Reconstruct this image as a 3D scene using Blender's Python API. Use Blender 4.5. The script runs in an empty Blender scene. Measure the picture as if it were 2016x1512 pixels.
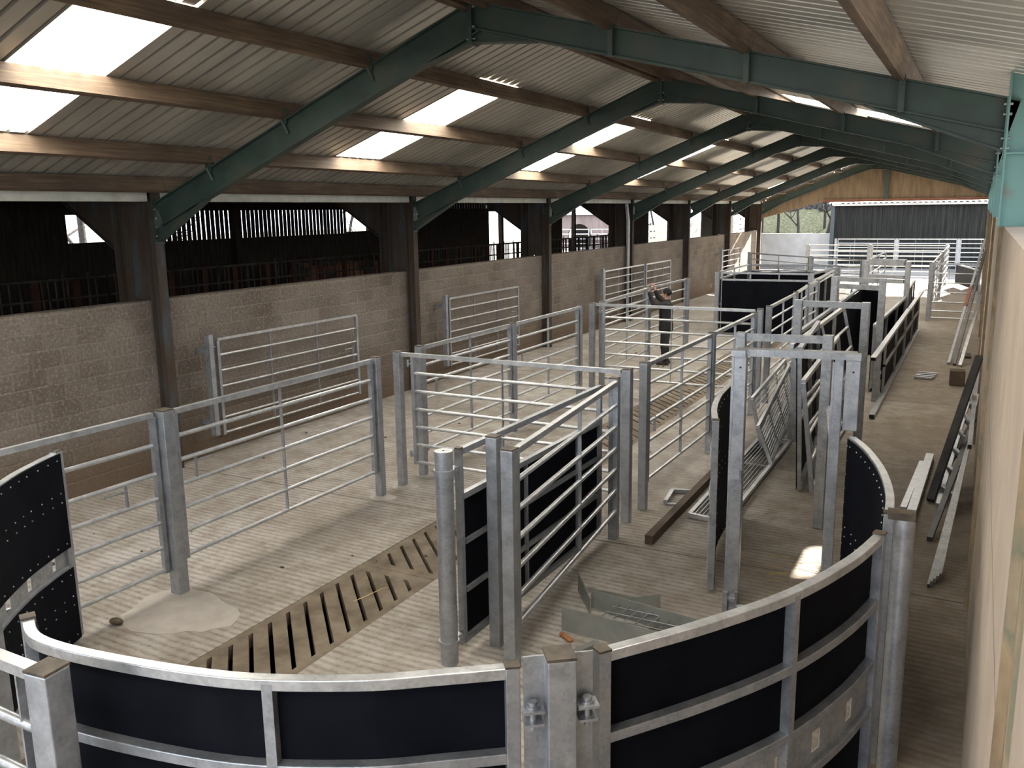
import bpy, bmesh, math, random
from mathutils import Vector, Matrix
random.seed(7)
C = bpy.context.scene.collection
SC = bpy.context.scene
pi = math.pi

# ------------------------------------------------------------------ materials
def new_mat(name):
    m = bpy.data.materials.new(name); m.use_nodes = True
    nt = m.node_tree; b = nt.nodes['Principled BSDF']
    return m, nt, b
def node(nt, t, **kw):
    n = nt.nodes.new(t)
    for k, v in kw.items():
        if k in n.inputs: n.inputs[k].default_value = v
        else: setattr(n, k, v)
    return n
def ramp(nt, fac, stops):
    r = nt.nodes.new('ShaderNodeValToRGB'); cr = r.color_ramp
    while len(cr.elements) < len(stops): cr.elements.new(0.5)
    for e, (p, c) in zip(cr.elements, stops):
        e.position = p; e.color = (*c, 1) if len(c) == 3 else c
    nt.links.new(fac, r.inputs['Fac']); return r.outputs['Color']
def coords(nt, scale=(1, 1, 1), kind='Object', rot=(0, 0, 0)):
    tc = nt.nodes.new('ShaderNodeTexCoord'); mp = nt.nodes.new('ShaderNodeMapping')
    mp.inputs['Scale'].default_value = scale; mp.inputs['Rotation'].default_value = rot
    nt.links.new(tc.outputs[kind], mp.inputs['Vector']); return mp.outputs['Vector']
def world_coords(nt, scale=(1, 1, 1)):
    g = nt.nodes.new('ShaderNodeNewGeometry'); mp = nt.nodes.new('ShaderNodeMapping')
    mp.inputs['Scale'].default_value = scale
    nt.links.new(g.outputs['Position'], mp.inputs['Vector']); return mp.outputs['Vector']
def noise(nt, vec, scale, detail=4, rough=.55):
    n = node(nt, 'ShaderNodeTexNoise', Scale=scale, Detail=detail, Roughness=rough)
    nt.links.new(vec, n.inputs['Vector']); return n.outputs['Fac']
def mixc(nt, fac, a, b, mode='MIX'):
    m = nt.nodes.new('ShaderNodeMix'); m.data_type = 'RGBA'; m.blend_type = mode
    for s, v in ((m.inputs[0], fac), (m.inputs[6], a), (m.inputs[7], b)):
        if hasattr(v, 'is_output'): nt.links.new(v, s)
        elif isinstance(v, tuple): s.default_value = (*v, 1)
        else: s.default_value = v
    return m.outputs[2]
def bump(nt, b, h, strength=.3, dist=.02):
    n = node(nt, 'ShaderNodeBump', Strength=strength, Distance=dist)
    nt.links.new(h, n.inputs['Height']); nt.links.new(n.outputs['Normal'], b.inputs['Normal'])
def mathn(nt, op, a, b=None, c=None):
    m = nt.nodes.new('ShaderNodeMath'); m.operation = op
    for s, v in zip(m.inputs, (a, b, c)):
        if v is None: continue
        if hasattr(v, 'is_output'): nt.links.new(v, s)
        else: s.default_value = v
    return m.outputs[0]
def simple(name, stops, scale=3, rough=.6, metal=0, vscale=(1, 1, 1), bmp=0, detail=5, spec=.5):
    m, nt, b = new_mat(name)
    v = world_coords(nt, vscale); f = noise(nt, v, scale, detail)
    nt.links.new(ramp(nt, f, stops), b.inputs['Base Color'])
    b.inputs['Roughness'].default_value = rough; b.inputs['Metallic'].default_value = metal
    b.inputs['Specular IOR Level'].default_value = spec
    if bmp: bump(nt, b, f, bmp)
    return m

def galv(name, lo, hi, metal=.55, rough=.38):
    m, nt, b = new_mat(name)
    v = world_coords(nt)
    f1 = noise(nt, v, 9, 4, .6)
    vo = node(nt, 'ShaderNodeTexVoronoi', Scale=55.0); nt.links.new(v, vo.inputs['Vector'])
    sep = nt.nodes.new('ShaderNodeSeparateColor'); nt.links.new(vo.outputs['Color'], sep.inputs[0])
    f = mathn(nt, 'ADD', mathn(nt, 'MULTIPLY', f1, .85), mathn(nt, 'MULTIPLY', sep.outputs[0], .15))
    nt.links.new(ramp(nt, f, [(.3, lo), (.68, hi)]), b.inputs['Base Color'])
    rr = node(nt, 'ShaderNodeMapRange'); nt.links.new(f1, rr.inputs[0])
    rr.inputs[1].default_value = .3; rr.inputs[2].default_value = .7
    rr.inputs[3].default_value = rough - .03; rr.inputs[4].default_value = rough + .09
    nt.links.new(rr.outputs[0], b.inputs['Roughness'])
    b.inputs['Metallic'].default_value = metal
    return m
M = {}
M['galv'] = galv('galvanised_steel', (.29, .31, .34), (.46, .48, .51), .75, .38)
M['rail'] = galv('lit_galvanised_rail', (.42, .435, .455), (.66, .675, .69), .75, .33)  # paler copy of the galvanised tone, painting roof light onto rails
M['galv_dull'] = galv('dull_galvanised_steel', (.27, .285, .30), (.48, .49, .50), .65, .45)
M['cap'] = simple('brown_plastic_cap', [(.35, (.035, .027, .02)), (.7, (.10, .078, .055))], 14, .55)
M['sheet'] = simple('black_board', [(.3, (.0035, .004, .0065)), (.7, (.007, .008, .012))], 3, .6, spec=.035)
M['hole_shade'] = simple('black_hole_shade', [(.3, (.01, .01, .01)), (.7, (.02, .02, .02))], 3, .8)  # black stands in for the shade inside tube ends and holes
M['green'] = simple('green_painted_steel', [(.28, (.020, .032, .027)), (.52, (.032, .058, .048)), (.75, (.065, .065, .045))], 2.2, .55, vscale=(1, 1, 1))
M['teal'] = simple('lit_teal_painted_steel', [(.30, (.16, .14, .09)), (.40, (.115, .235, .215)), (.8, (.15, .295, .27))], 1.6, .45)  # brighter copy of the rafter paint, light on the columns painted in
M['rust'] = simple('rusty_column_paint', [(.3, (.055, .035, .024)), (.55, (.06, .05, .042)), (.75, (.06, .085, .10))], 5, .8, spec=.15, vscale=(1, 1, .35))
M['rustdirt'] = simple('dung_splashed_steel', [(.3, (.20, .14, .085)), (.47, (.36, .27, .17)), (.58, (.20, .20, .14)), (.62, (.30, .24, .16)), (.8, (.46, .38, .28))], 7, .9, vscale=(1, 2, .35))
M['gutter'] = simple('grey_asbestos_gutter', [(.3, (.42, .42, .36)), (.7, (.6, .6, .53))], 5, .8)
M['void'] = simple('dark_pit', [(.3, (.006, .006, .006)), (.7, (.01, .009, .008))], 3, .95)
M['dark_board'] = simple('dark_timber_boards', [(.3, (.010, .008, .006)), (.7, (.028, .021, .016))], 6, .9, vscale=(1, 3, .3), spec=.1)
M['beige'] = None

def wood(name, stops):
    m, nt, b = new_mat(name)
    v = world_coords(nt, (6, .5, 14)); f = noise(nt, v, 3, 6, .65)
    v2 = world_coords(nt, (1, 1, 1)); f2 = noise(nt, v2, 1.3, 3)
    s = mathn(nt, 'ADD', mathn(nt, 'MULTIPLY', f, .6), mathn(nt, 'MULTIPLY', f2, .4))
    nt.links.new(ramp(nt, s, stops), b.inputs['Base Color']); b.inputs['Roughness'].default_value = .75
    bump(nt, b, f, .15)
    return m
M['wood'] = wood('sawn_softwood', [(.33, (.050, .034, .022)), (.5, (.105, .072, .047)), (.68, (.21, .150, .095))])
M['wood_dark'] = wood('dark_old_timber', [(.33, (.035, .022, .014)), (.5, (.07, .045, .028)), (.68, (.12, .08, .05))])

# roof sheet
M['roof'] = simple('profiled_steel_roof_sheet', [(.3, (.42, .41, .37)), (.7, (.58, .565, .515))], 1.2, .36, .5, vscale=(.35, 1.6, 1))
# roof light: glows with the daylight behind it
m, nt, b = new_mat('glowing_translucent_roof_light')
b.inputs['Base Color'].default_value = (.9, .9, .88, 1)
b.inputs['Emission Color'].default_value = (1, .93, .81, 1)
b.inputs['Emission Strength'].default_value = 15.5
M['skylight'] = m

# ribbed concrete floor
m, nt, b = new_mat('tamped_concrete')
v = world_coords(nt)
wob = noise(nt, world_coords(nt, (.6, .6, .6)), 2.5, 3)
sx = nt.nodes.new('ShaderNodeSeparateXYZ'); nt.links.new(v, sx.inputs[0])
yy = mathn(nt, 'ADD', sx.outputs['Y'], mathn(nt, 'MULTIPLY', wob, .07))
yy = mathn(nt, 'ADD', yy, mathn(nt, 'MULTIPLY', sx.outputs['X'], .02))
rib = mathn(nt, 'SINE', mathn(nt, 'MULTIPLY', yy, 2 * pi / .085))
rib = mathn(nt, 'ADD', mathn(nt, 'MULTIPLY', rib, .5), .5)
rib = mathn(nt, 'POWER', rib, .6)
fine = noise(nt, v, 26, 6, .7)
big = noise(nt, v, .55, 4)
patchy = noise(nt, v, 3.2, 6, .7)
stain = noise(nt, world_coords(nt, (5, 8, 1)), 2.6, 7, .8)
base = ramp(nt, big, [(.3, (.30, .272, .24)), (.5, (.42, .395, .365)), (.7, (.53, .51, .485))])
base = mixc(nt, mathn(nt, 'MULTIPLY', ramp(nt, patchy, [(.42, (0, 0, 0)), (.68, (1, 1, 1))]), .7), base, (.20, .16, .12))
groove = mathn(nt, 'MULTIPLY', mathn(nt, 'SUBTRACT', 1.0, rib), mathn(nt, 'MULTIPLY', ramp(nt, stain, [(.36, (.04, .04, .04)), (.66, (1, 1, 1))]), .78))
base = mixc(nt, groove, base, (.085, .064, .045))
dung = mathn(nt, 'MULTIPLY', ramp(nt, stain, [(.62, (0, 0, 0)), (.70, (1, 1, 1))]), .75)
base = mixc(nt, dung, base, (.10, .07, .045))
# floor turns darker and browner towards the right-hand wall
al = node(nt, 'ShaderNodeMapRange'); nt.links.new(sx.outputs['X'], al.inputs[0])
al.inputs[1].default_value = -2.4; al.inputs[2].default_value = -.7; al.inputs[3].default_value = 0; al.inputs[4].default_value = .72
base = mixc(nt, mathn(nt, 'MULTIPLY', al.outputs[0], mathn(nt, 'ADD', .4, patchy)), base, (.175, .135, .092))
fy = mathn(nt, 'ABSOLUTE', mathn(nt, 'SUBTRACT', mathn(nt, 'FRACT', mathn(nt, 'DIVIDE', mathn(nt, 'ADD', sx.outputs['Y'], mathn(nt, 'SUBTRACT', mathn(nt, 'MULTIPLY', wob, .05), 8.55 - 45)), 4.5)), .5))
jl = node(nt, 'ShaderNodeMapRange'); nt.links.new(fy, jl.inputs[0]); jl.inputs[1].default_value = .4965; jl.inputs[2].default_value = .4985; jl.inputs[3].default_value = 0; jl.inputs[4].default_value = .8
base = mixc(nt, jl.outputs[0], base, (.06, .045, .03))
spk = noise(nt, world_coords(nt, (1, 2.2, 1)), 17, 5, .8)
base = mixc(nt, mathn(nt, 'MULTIPLY', ramp(nt, spk, [(.60, (0, 0, 0)), (.72, (1, 1, 1))]), .6), base, (.09, .068, .048))
nt.links.new(base, b.inputs['Base Color'])
b.inputs['Roughness'].default_value = .8
b.inputs['Specular IOR Level'].default_value = .3
h = mathn(nt, 'ADD', mathn(nt, 'MULTIPLY', rib, .6), mathn(nt, 'MULTIPLY', fine, .8))
bump(nt, b, h, .55, .012)
M['floor'] = m
M['slat'] = simple('brown_dirty_slab', [(.3, (.085, .064, .043)), (.5, (.15, .12, .086)), (.7, (.22, .182, .14))], 3.5, .85, bmp=.35, detail=8)
M['newcrete'] = simple('fresh_smooth_concrete', [(.3, (.36, .33, .30)), (.7, (.46, .435, .40))], 5, .8, bmp=.15, detail=7)
M['yard'] = simple('sunlit_yard_concrete', [(.3, (.12, .115, .11)), (.7, (.20, .195, .19))], .5, .95, spec=.1)
M['palewall'] = simple('white_painted_wall', [(.3, (.5, .49, .47)), (.7, (.62, .61, .6))], 2, .9, spec=.1)
M['soil'] = simple('earth', [(.3, (.06, .045, .03)), (.7, (.13, .10, .07))], 5, .95)
M['straw'] = simple('straw', [(.3, (.45, .30, .12)), (.7, (.75, .58, .30))], 5, .9)
M['bedding'] = simple('strawed_floor', [(.3, (.08, .05, .025)), (.7, (.22, .15, .08))], 5, .95)

# block wall
m, nt, b = new_mat('concrete_block_wall')
g = nt.nodes.new('ShaderNodeNewGeometry'); s = nt.nodes.new('ShaderNodeSeparateXYZ'); nt.links.new(g.outputs['Position'], s.inputs[0])
cmb = nt.nodes.new('ShaderNodeCombineXYZ'); wv = noise(nt, world_coords(nt), 5, 4)
nt.links.new(mathn(nt, 'ADD', s.outputs['Y'], mathn(nt, 'MULTIPLY', wv, .045)), cmb.inputs[0]); nt.links.new(mathn(nt, 'ADD', s.outputs['Z'], mathn(nt, 'MULTIPLY', wv, .035)), cmb.inputs[1])
br = node(nt, 'ShaderNodeTexBrick'); nt.links.new(cmb.outputs[0], br.inputs['Vector'])
br.inputs['Scale'].default_value = 1; br.inputs['Mortar Size'].default_value = .02; br.inputs['Mortar Smooth'].default_value = .9
br.inputs['Brick Width'].default_value = .45; br.inputs['Row Height'].default_value = .222; br.inputs['Bias'].default_value = 0
br.inputs['Color1'].default_value = (.125, .103, .087, 1); br.inputs['Color2'].default_value = (.20, .172, .148, 1); br.inputs['Mortar'].default_value = (.225, .19, .155, 1)
v = world_coords(nt)
sp = noise(nt, v, 24, 6, .8)
big = noise(nt, v, .9, 4)
col = mixc(nt, .45, br.outputs['Color'], ramp(nt, big, [(.3, (.085, .066, .05)), (.7, (.25, .22, .19))]))
col = mixc(nt, mathn(nt, 'MULTIPLY', ramp(nt, sp, [(.53, (0, 0, 0)), (.66, (1, 1, 1))]), .6), col, (.42, .37, .31))
col = mixc(nt, mathn(nt, 'MULTIPLY', ramp(nt, sp, [(.34, (1, 1, 1)), (.47, (0, 0, 0))]), .75), col, (.075, .058, .046))
lowz = node(nt, 'ShaderNodeMapRange'); nt.links.new(mathn(nt, 'ADD', s.outputs['Z'], mathn(nt, 'MULTIPLY', big, -.9)), lowz.inputs[0])
lowz.inputs[1].default_value = -.35; lowz.inputs[2].default_value = .55; lowz.inputs[3].default_value = .75; lowz.inputs[4].default_value = 0
col = mixc(nt, lowz.outputs[0], col, (.115, .075, .045))
nt.links.new(col, b.inputs['Base Color']); b.inputs['Roughness'].default_value = .95; b.inputs['Specular IOR Level'].default_value = .2
bump(nt, b, mathn(nt, 'SUBTRACT', mathn(nt, 'MULTIPLY', sp, .8), mathn(nt, 'MULTIPLY', br.outputs['Fac'], .5)), .6, .02)
M['block'] = m

# beige rendered wall
m, nt, b = new_mat('smooth_beige_concrete_panel')
v = world_coords(nt); f = noise(nt, v, 2.3, 6, .6)
col = ramp(nt, f, [(.3, (.385, .315, .25)), (.7, (.505, .43, .35))])
sp = noise(nt, world_coords(nt, (1, 1, .45)), 13, 3, .6)
col = mixc(nt, ramp(nt, sp, [(.71, (0, 0, 0)), (.76, (1, 1, 1))]), col, (.17, .10, .06))
s = nt.nodes.new('ShaderNodeSeparateXYZ'); nt.links.new(v, s.inputs[0])
dz = mathn(nt, 'ABSOLUTE', mathn(nt, 'SUBTRACT', mathn(nt, 'ADD', s.outputs['Z'], mathn(nt, 'MULTIPLY', f, .03)), 2.08))
ln = node(nt, 'ShaderNodeMapRange'); nt.links.new(dz, ln.inputs[0])
ln.inputs[1].default_value = .003; ln.inputs[2].default_value = .014; ln.inputs[3].default_value = .9; ln.inputs[4].default_value = 0
col = mixc(nt, ln.outputs[0], col, (.13, .075, .045))
nt.links.new(col, b.inputs['Base Color']); b.inputs['Roughness'].default_value = .75
M['beige'] = m

# gable and shed cladding
M['gable'] = simple('brown_fibre_cement', [(.3, (.15, .105, .062)), (.7, (.25, .185, .115))], 3, .8, vscale=(2, 1, .4))
M['shed'] = simple('dark_grey_vertical_cladding', [(.3, (.016, .017, .016)), (.7, (.036, .036, .033))], 3, .9, vscale=(4, 1, .3), spec=.1)
M['shedroof'] = simple('pale_roof_sheet', [(.3, (.75, .74, .72)), (.7, (.85, .85, .83))], 3, .7)
M['redbrick'] = simple('reddish_brick', [(.3, (.22, .09, .06)), (.7, (.33, .15, .10))], 7, .9)
M['bark'] = simple('grey_bark', [(.3, (.03, .027, .025)), (.7, (.065, .06, .055))], 8, 1, spec=0)
M['leaf'] = simple('rough_green_bank', [(.3, (.022, .026, .019)), (.55, (.045, .050, .037)), (.75, (.085, .085, .075))], 4, 1, spec=0)
M['greyfence'] = simple('weathered_grey_boards', [(.3, (.05, .06, .066)), (.7, (.085, .10, .105))], 5, .9, vscale=(1, 1, 6))
M['pinkboards'] = simple('pinkish_vertical_boards', [(.3, (.17, .125, .115)), (.7, (.25, .195, .18))], 3, .9, vscale=(1, 8, .2))
# person and cow
M['skin'] = simple('skin', [(.3, (.42, .22, .15)), (.7, (.52, .30, .21))], 9, .5)
M['jacket'] = simple('charcoal_work_jacket', [(.3, (.009, .0095, .011)), (.7, (.019, .020, .022))], 9, .85, bmp=.2)
M['trousers'] = simple('black_work_trousers', [(.3, (.011, .011, .012)), (.7, (.022, .022, .024))], 9, .85, bmp=.2)
M['beanie'] = simple('black_knit', [(.3, (.006, .006, .007)), (.7, (.014, .014, .016))], 30, .95, bmp=.3)
M['boot'] = simple('dirty_dark_boots', [(.3, (.02, .015, .01)), (.7, (.05, .04, .03))], 9, .7)
M['eye'] = simple('eye', [(.3, (.02, .02, .02)), (.7, (.03, .03, .03))], 9, .2)
M['cowcoat'] = simple('dark_and_red_brown_cow_coat', [(.47, (.012, .010, .009)), (.56, (.20, .075, .03))], 1.3, .7)
M['redpaint'] = simple('red_brown_painted_steel', [(.3, (.014, .006, .004)), (.7, (.026, .011, .008))], 6, .8, spec=.1)
M['barrier'] = simple('worn_dark_tube', [(.3, (.009, .008, .007)), (.7, (.032, .027, .023))], 6, .8, 0, spec=.1)
M['darksteel'] = simple('dark_grey_steel', [(.3, (.05, .052, .055)), (.7, (.10, .10, .105))], 5, .5, .4)
M['plate'] = simple('dull_grey_steel_plate', [(.3, (.20, .21, .195)), (.7, (.31, .32, .30))], 4, .55, .2)
M['brownblock'] = simple('brown_cardboard', [(.3, (.06, .042, .028)), (.7, (.11, .08, .055))], 5, .9)
M['film'] = simple('crumpled_clear_film', [(.3, (.55, .54, .5)), (.7, (.8, .78, .75))], 12, .2)
M['orange'] = simple('rust_orange', [(.3, (.30, .11, .04)), (.7, (.45, .19, .08))], 9, .8)

# ------------------------------------------------------------------ mesh builder
class MB:
    def __init__(s): s.v = []; s.f = []; s.mi = []; s.sm = []
    def add(s, vs, fs, m=0, smooth=False):
        o = len(s.v); s.v += [tuple(p) for p in vs]
        for f in fs:
            s.f.append([i + o for i in f]); s.mi.append(m); s.sm.append(smooth)
        return s
    def box(s, x0, x1, y0, y1, z0, z1, m=0):
        return s.add([(x0, y0, z0), (x1, y0, z0), (x1, y1, z0), (x0, y1, z0), (x0, y0, z1), (x1, y0, z1), (x1, y1, z1), (x0, y1, z1)],
                     [(3, 2, 1, 0), (4, 5, 6, 7), (0, 1, 5, 4), (1, 2, 6, 5), (2, 3, 7, 6), (3, 0, 4, 7)], m)
    def cbox(s, cx, cy, z0, z1, sx, sy, a=0, m=0):
        ca, sa = math.cos(a), math.sin(a); q = []
        for z in (z0, z1):
            for dx, dy in ((-sx / 2, -sy / 2), (sx / 2, -sy / 2), (sx / 2, sy / 2), (-sx / 2, sy / 2)):
                q.append((cx + dx * ca - dy * sa, cy + dx * sa + dy * ca, z))
        return s.add(q, [(3, 2, 1, 0), (4, 5, 6, 7), (0, 1, 5, 4), (1, 2, 6, 5), (2, 3, 7, 6), (3, 0, 4, 7)], m)
    def bar(s, p0, p1, w, h, m=0, up=(0, 0, 1)):
        p0 = Vector(p0); p1 = Vector(p1); d = (p1 - p0).normalized(); u = Vector(up)
        if abs(d.dot(u)) > .99: u = Vector((1, 0, 0))
        r = d.cross(u).normalized() * w / 2; u = r.cross(d).normalized() * h / 2
        q = []
        for p in (p0, p1): q += [p - r - u, p + r - u, p + r + u, p - r + u]
        return s.add(q, [(0, 1, 2, 3), (7, 6, 5, 4), (1, 0, 4, 5), (2, 1, 5, 6), (3, 2, 6, 7), (0, 3, 7, 4)], m)
    def tube(s, p0, p1, r, n=10, m=0, r1=None, caps=True):
        p0 = Vector(p0); p1 = Vector(p1); d = (p1 - p0).normalized()
        u = Vector((0, 0, 1)) if abs(d.z) < .9 else Vector((1, 0, 0))
        a = d.cross(u).normalized(); b = d.cross(a); r1 = r if r1 is None else r1; q = []
        for p, rr in ((p0, r), (p1, r1)):
            for k in range(n):
                t = 2 * pi * k / n; q.append(p + (a * math.cos(t) + b * math.sin(t)) * rr)
        s.add(q, [(k, (k + 1) % n, n + (k + 1) % n, n + k) for k in range(n)], m, True)
        if caps:
            s.add(q[:n], [tuple(range(n))[::-1]], m); s.add(q[n:], [tuple(range(n))], m)
        return s
    def path(s, pts, r, n=7, m=0):
        for a, b in zip(pts, pts[1:]): s.tube(a, b, r, n, m)
        return s
    def prism(s, poly, z0, z1, m=0):
        n = len(poly)
        return s.add([(x, y, z0) for x, y in poly] + [(x, y, z1) for x, y in poly],
                     [tuple(range(n))[::-1], tuple(range(n, 2 * n))] + [(k, (k + 1) % n, n + (k + 1) % n, n + k) for k in range(n)], m)
    def xprism(s, poly, y0, y1, m=0):        # polygon in (x,z) pulled along y
        n = len(poly)
        return s.add([(x, y0, z) for x, z in poly] + [(x, y1, z) for x, z in poly],
                     [tuple(range(n)), tuple(range(n, 2 * n))[::-1]] + [((k + 1) % n, k, n + k, n + (k + 1) % n) for k in range(n)], m)
    def sweep(s, pts, o0, o1, z0, z1, m=0, smooth=False):   # rectangle carried along a plan curve; o = offset to the left of travel
        nn = []
        for i in range(len(pts)):
            a = Vector(pts[max(i - 1, 0)]); b = Vector(pts[min(i + 1, len(pts) - 1)]); d = (b - a).normalized(); nn.append(Vector((-d.y, d.x)))
        q = []
        for p, n_ in zip(pts, nn):
            for o, z in ((o0, z0), (o1, z0), (o1, z1), (o0, z1)): q.append((p[0] + n_.x * o, p[1] + n_.y * o, z))
        fs = [(0, 1, 2, 3)]; L = len(pts)
        for i in range(L - 1):
            for k in range(4): fs.append((4 * i + k, 4 * i + 4 + k, 4 * i + 4 + (k + 1) % 4, 4 * i + (k + 1) % 4))
        fs.append(tuple(4 * (L - 1) + k for k in (3, 2, 1, 0)))
        return s.add(q, fs, m, smooth)
    def ball(s, c, r, m=0, n=6, squash=(1, 1, 1)):
        q = [(c[0], c[1], c[2] + r * squash[2])]; fs = []
        R_ = n // 2 + 1
        for i in range(1, R_):
            for k in range(n):
                t = pi * i / R_; u = 2 * pi * k / n
                q.append((c[0] + r * squash[0] * math.sin(t) * math.cos(u), c[1] + r * squash[1] * math.sin(t) * math.sin(u), c[2] + r * squash[2] * math.cos(t)))
        q.append((c[0], c[1], c[2] - r * squash[2])); L = len(q) - 1
        for k in range(n):
            fs.append((0, 1 + k, 1 + (k + 1) % n)); fs.append((L, L - n + (k + 1) % n, L - n + k))
        for i in range(R_ - 2):
            for k in range(n):
                a = 1 + i * n; fs.append((a + k, a + n + k, a + n + (k + 1) % n, a + (k + 1) % n))
        return s.add(q, fs, m, True)
    def build(s, name, mats, parent=None, origin=None, bevel=0):
        o3 = Vector(origin) if origin else (Vector(WL[parent.name]) if parent else Vector((0, 0, 0)))
        me = bpy.data.meshes.new(name)
        me.from_pydata([Vector(p) - o3 for p in s.v], [], s.f)
        if not isinstance(mats, (list, tuple)): mats = [mats]
        for mm in mats: me.materials.append(mm)
        me.polygons.foreach_set('material_index', s.mi); me.polygons.foreach_set('use_smooth', s.sm)
        bm = bmesh.new(); bm.from_mesh(me); bmesh.ops.recalc_face_normals(bm, faces=bm.faces); bm.to_mesh(me); bm.free()
        me.update()
        o = bpy.data.objects.new(name, me); C.objects.link(o)
        if parent:
            o.parent = parent; WL[o.name] = tuple(o3)
            o.location = o3 - Vector(WL[parent.name])
        else:
            o.location = o3; WL[o.name] = tuple(o3)
        if bevel:
            bv = o.modifiers.new('bevel', 'BEVEL'); bv.width = bevel; bv.segments = 2; bv.limit_method = 'ANGLE'; bv.angle_limit = .9
        return o
WL = {}
def tag(o, label, cat, group=None, kind=None):
    if label: o['label'] = label
    if cat: o['category'] = cat
    if group: o['group'] = group
    if kind: o['kind'] = kind
    return o
def thing(name, label, cat, loc=(0, 0, 0), group=None):
    o = bpy.data.objects.new(name, None); C.objects.link(o); o.location = loc; o.empty_display_size = .1
    WL[o.name] = tuple(loc); return tag(o, label, cat, group)
def struct(name, mb, mats, label=None):
    o = mb.build(name, mats); o['kind'] = 'structure'
    if label: o['label'] = label
    return o
def smooth_curve(pts, n=6):
    out = []
    for i in range(len(pts) - 1):
        p0 = pts[max(i - 1, 0)]; p1 = pts[i]; p2 = pts[i + 1]; p3 = pts[min(i + 2, len(pts) - 1)]
        for k in range(n):
            t = k / n
            out.append(tuple(.5 * (2 * p1[j] + (p2[j] - p0[j]) * t + (2 * p0[j] - 5 * p1[j] + 4 * p2[j] - p3[j]) * t * t + (3 * p1[j] - p0[j] - 3 * p2[j] + p3[j]) * t ** 3) for j in (0, 1)))
    out.append(tuple(pts[-1])); return out

# ------------------------------------------------------------------ camera
f_px = 1712.5; yaw, pitch, roll = 0.492619, 0.195472, 0.0148455
cy, sy, cp, sp_ = math.cos(yaw), math.sin(yaw), math.cos(pitch), math.sin(pitch)
fw = Vector((-sy * cp, cy * cp, -sp_)); rt = Vector((cy, sy, 0)); dn = fw.cross(rt)
cr, sr = math.cos(roll), math.sin(roll)
r2 = cr * rt + sr * dn; d2 = -sr * rt + cr * dn
cam = bpy.data.objects.new('camera', bpy.data.cameras.new('camera')); C.objects.link(cam)
cam.matrix_world = Matrix(((r2.x, -d2.x, -fw.x, 0), (r2.y, -d2.y, -fw.y, 0), (r2.z, -d2.z, -fw.z, 3.6), (0, 0, 0, 1)))
cam.data.sensor_fit = 'HORIZONTAL'; cam.data.sensor_width = 36; cam.data.lens = f_px / 2016 * 36
cam.data.clip_start = .05; cam.data.clip_end = 500
SC.camera = cam

# ------------------------------------------------------------------ barn setting
FY = [2.21 + 6.24 * k for k in range(8)]        # portal frame positions
YB, YE = -4.0, 46.2
XL, XR = -10.25, .15
SX0, SX1 = -5.48, -4.56                          # slatted strip
def zL(x): return 5.422 + .363 * (x + 6.36)
def zR(x): return 5.94 - .257 * (x + 4.94)

fl = MB().box(XL - .2, SX0, YB, YE, -.15, 0).box(SX1, XR + .2, YB, YE, -.15, 0).box(SX0, SX1, YB, 1.2, -.15, 0)
struct('floor', fl, M['floor'], 'ribbed concrete barn floor')
struct('trim_1', MB().box(SX0, SX1, 1.2, YE, -.9, -.8).box(SX0 - .02, SX0, 1.2, YE, -.9, -.15).box(SX1, SX1 + .02, 1.2, YE, -.9, -.15), M['void'], 'dark slurry channel under the slats')

def clip_poly(poly, x0, x1, y0, y1):
    for ax, lim, sgn in ((0, x0, 1), (0, x1, -1), (1, y0, 1), (1, y1, -1)):
        out = []
        for i in range(len(poly)):
            a, b_ = poly[i], poly[(i + 1) % len(poly)]
            da, db = sgn * (a[ax] - lim), sgn * (b_[ax] - lim)
            if da >= 0: out.append(a)
            if (da >= 0) != (db >= 0):
                t = da / (da - db); out.append((a[0] + (b_[0] - a[0]) * t, a[1] + (b_[1] - a[1]) * t))
        poly = out
        if len(poly) < 3: return None
    return poly
slabY = [6.81 - 3.45 + 3.45 * k for k in range(-1, 8)]
slabY = [y for y in slabY if y < 33]
words_n = ['first', 'second', 'third', 'fourth', 'fifth', 'sixth', 'seventh', 'eighth', 'ninth', 'tenth']
for k in range(len(slabY) - 1):
    y0, y1 = max(slabY[k], 1.2) + .004, slabY[k + 1] - .004
    if y1 < y0 + .5: continue
    mb = MB(); xa, xb = SX0 + .085, SX1 - .085; ya, yb = y0 + .12, y1 - .12
    mb.box(SX0 + .004, xa, y0, y1, -.13, -.004); mb.box(xb, SX1 - .004, y0, y1, -.13, -.004)
    mb.box(xa, xb, y0, ya, -.13, -.004); mb.box(xa, xb, yb, y1, -.13, -.004)
    pitch_, wdt = .235, .056
    s0 = ya - 1.2
    while s0 < yb + 1.2:
        # solid bar between two slots running at 45 degrees (y falls as x grows)
        a0, a1 = s0 + wdt, s0 + pitch_
        p = clip_poly([(xa, a0), (xb, a0 - (xb - xa)), (xb, a1 - (xb - xa)), (xa, a1)], xa, xb, ya, yb)
        if p: mb.prism(p, -.13, -.004)
        s0 += pitch_
    o = mb.build('slatted_floor_slab', M['slat'], origin=(SX0, y0, 0))
    tag(o, 'brown concrete slatted slab with slanting slots, ' + words_n[k] + ' along the strip from the camera', 'slatted floor', 'slatted slabs along the drainage strip')

# left block wall, right beige wall
struct('wall_left', MB().box(XL - .22, XL, YB, 46.6, 0, 2.45), M['block'], 'rough grey brown block wall along the left side')
wr = MB(); ys = [YB] + FY
for a, b_ in zip(ys, ys[1:] + [YE]):
    wr.box(XR, XR + .2, a + (.004 if a != YB else 0), b_ - (.004 if b_ != YE else 0), 0, 3.42)
struct('wall_right', wr, M['beige'], 'smooth beige concrete wall along the right side')

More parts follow.
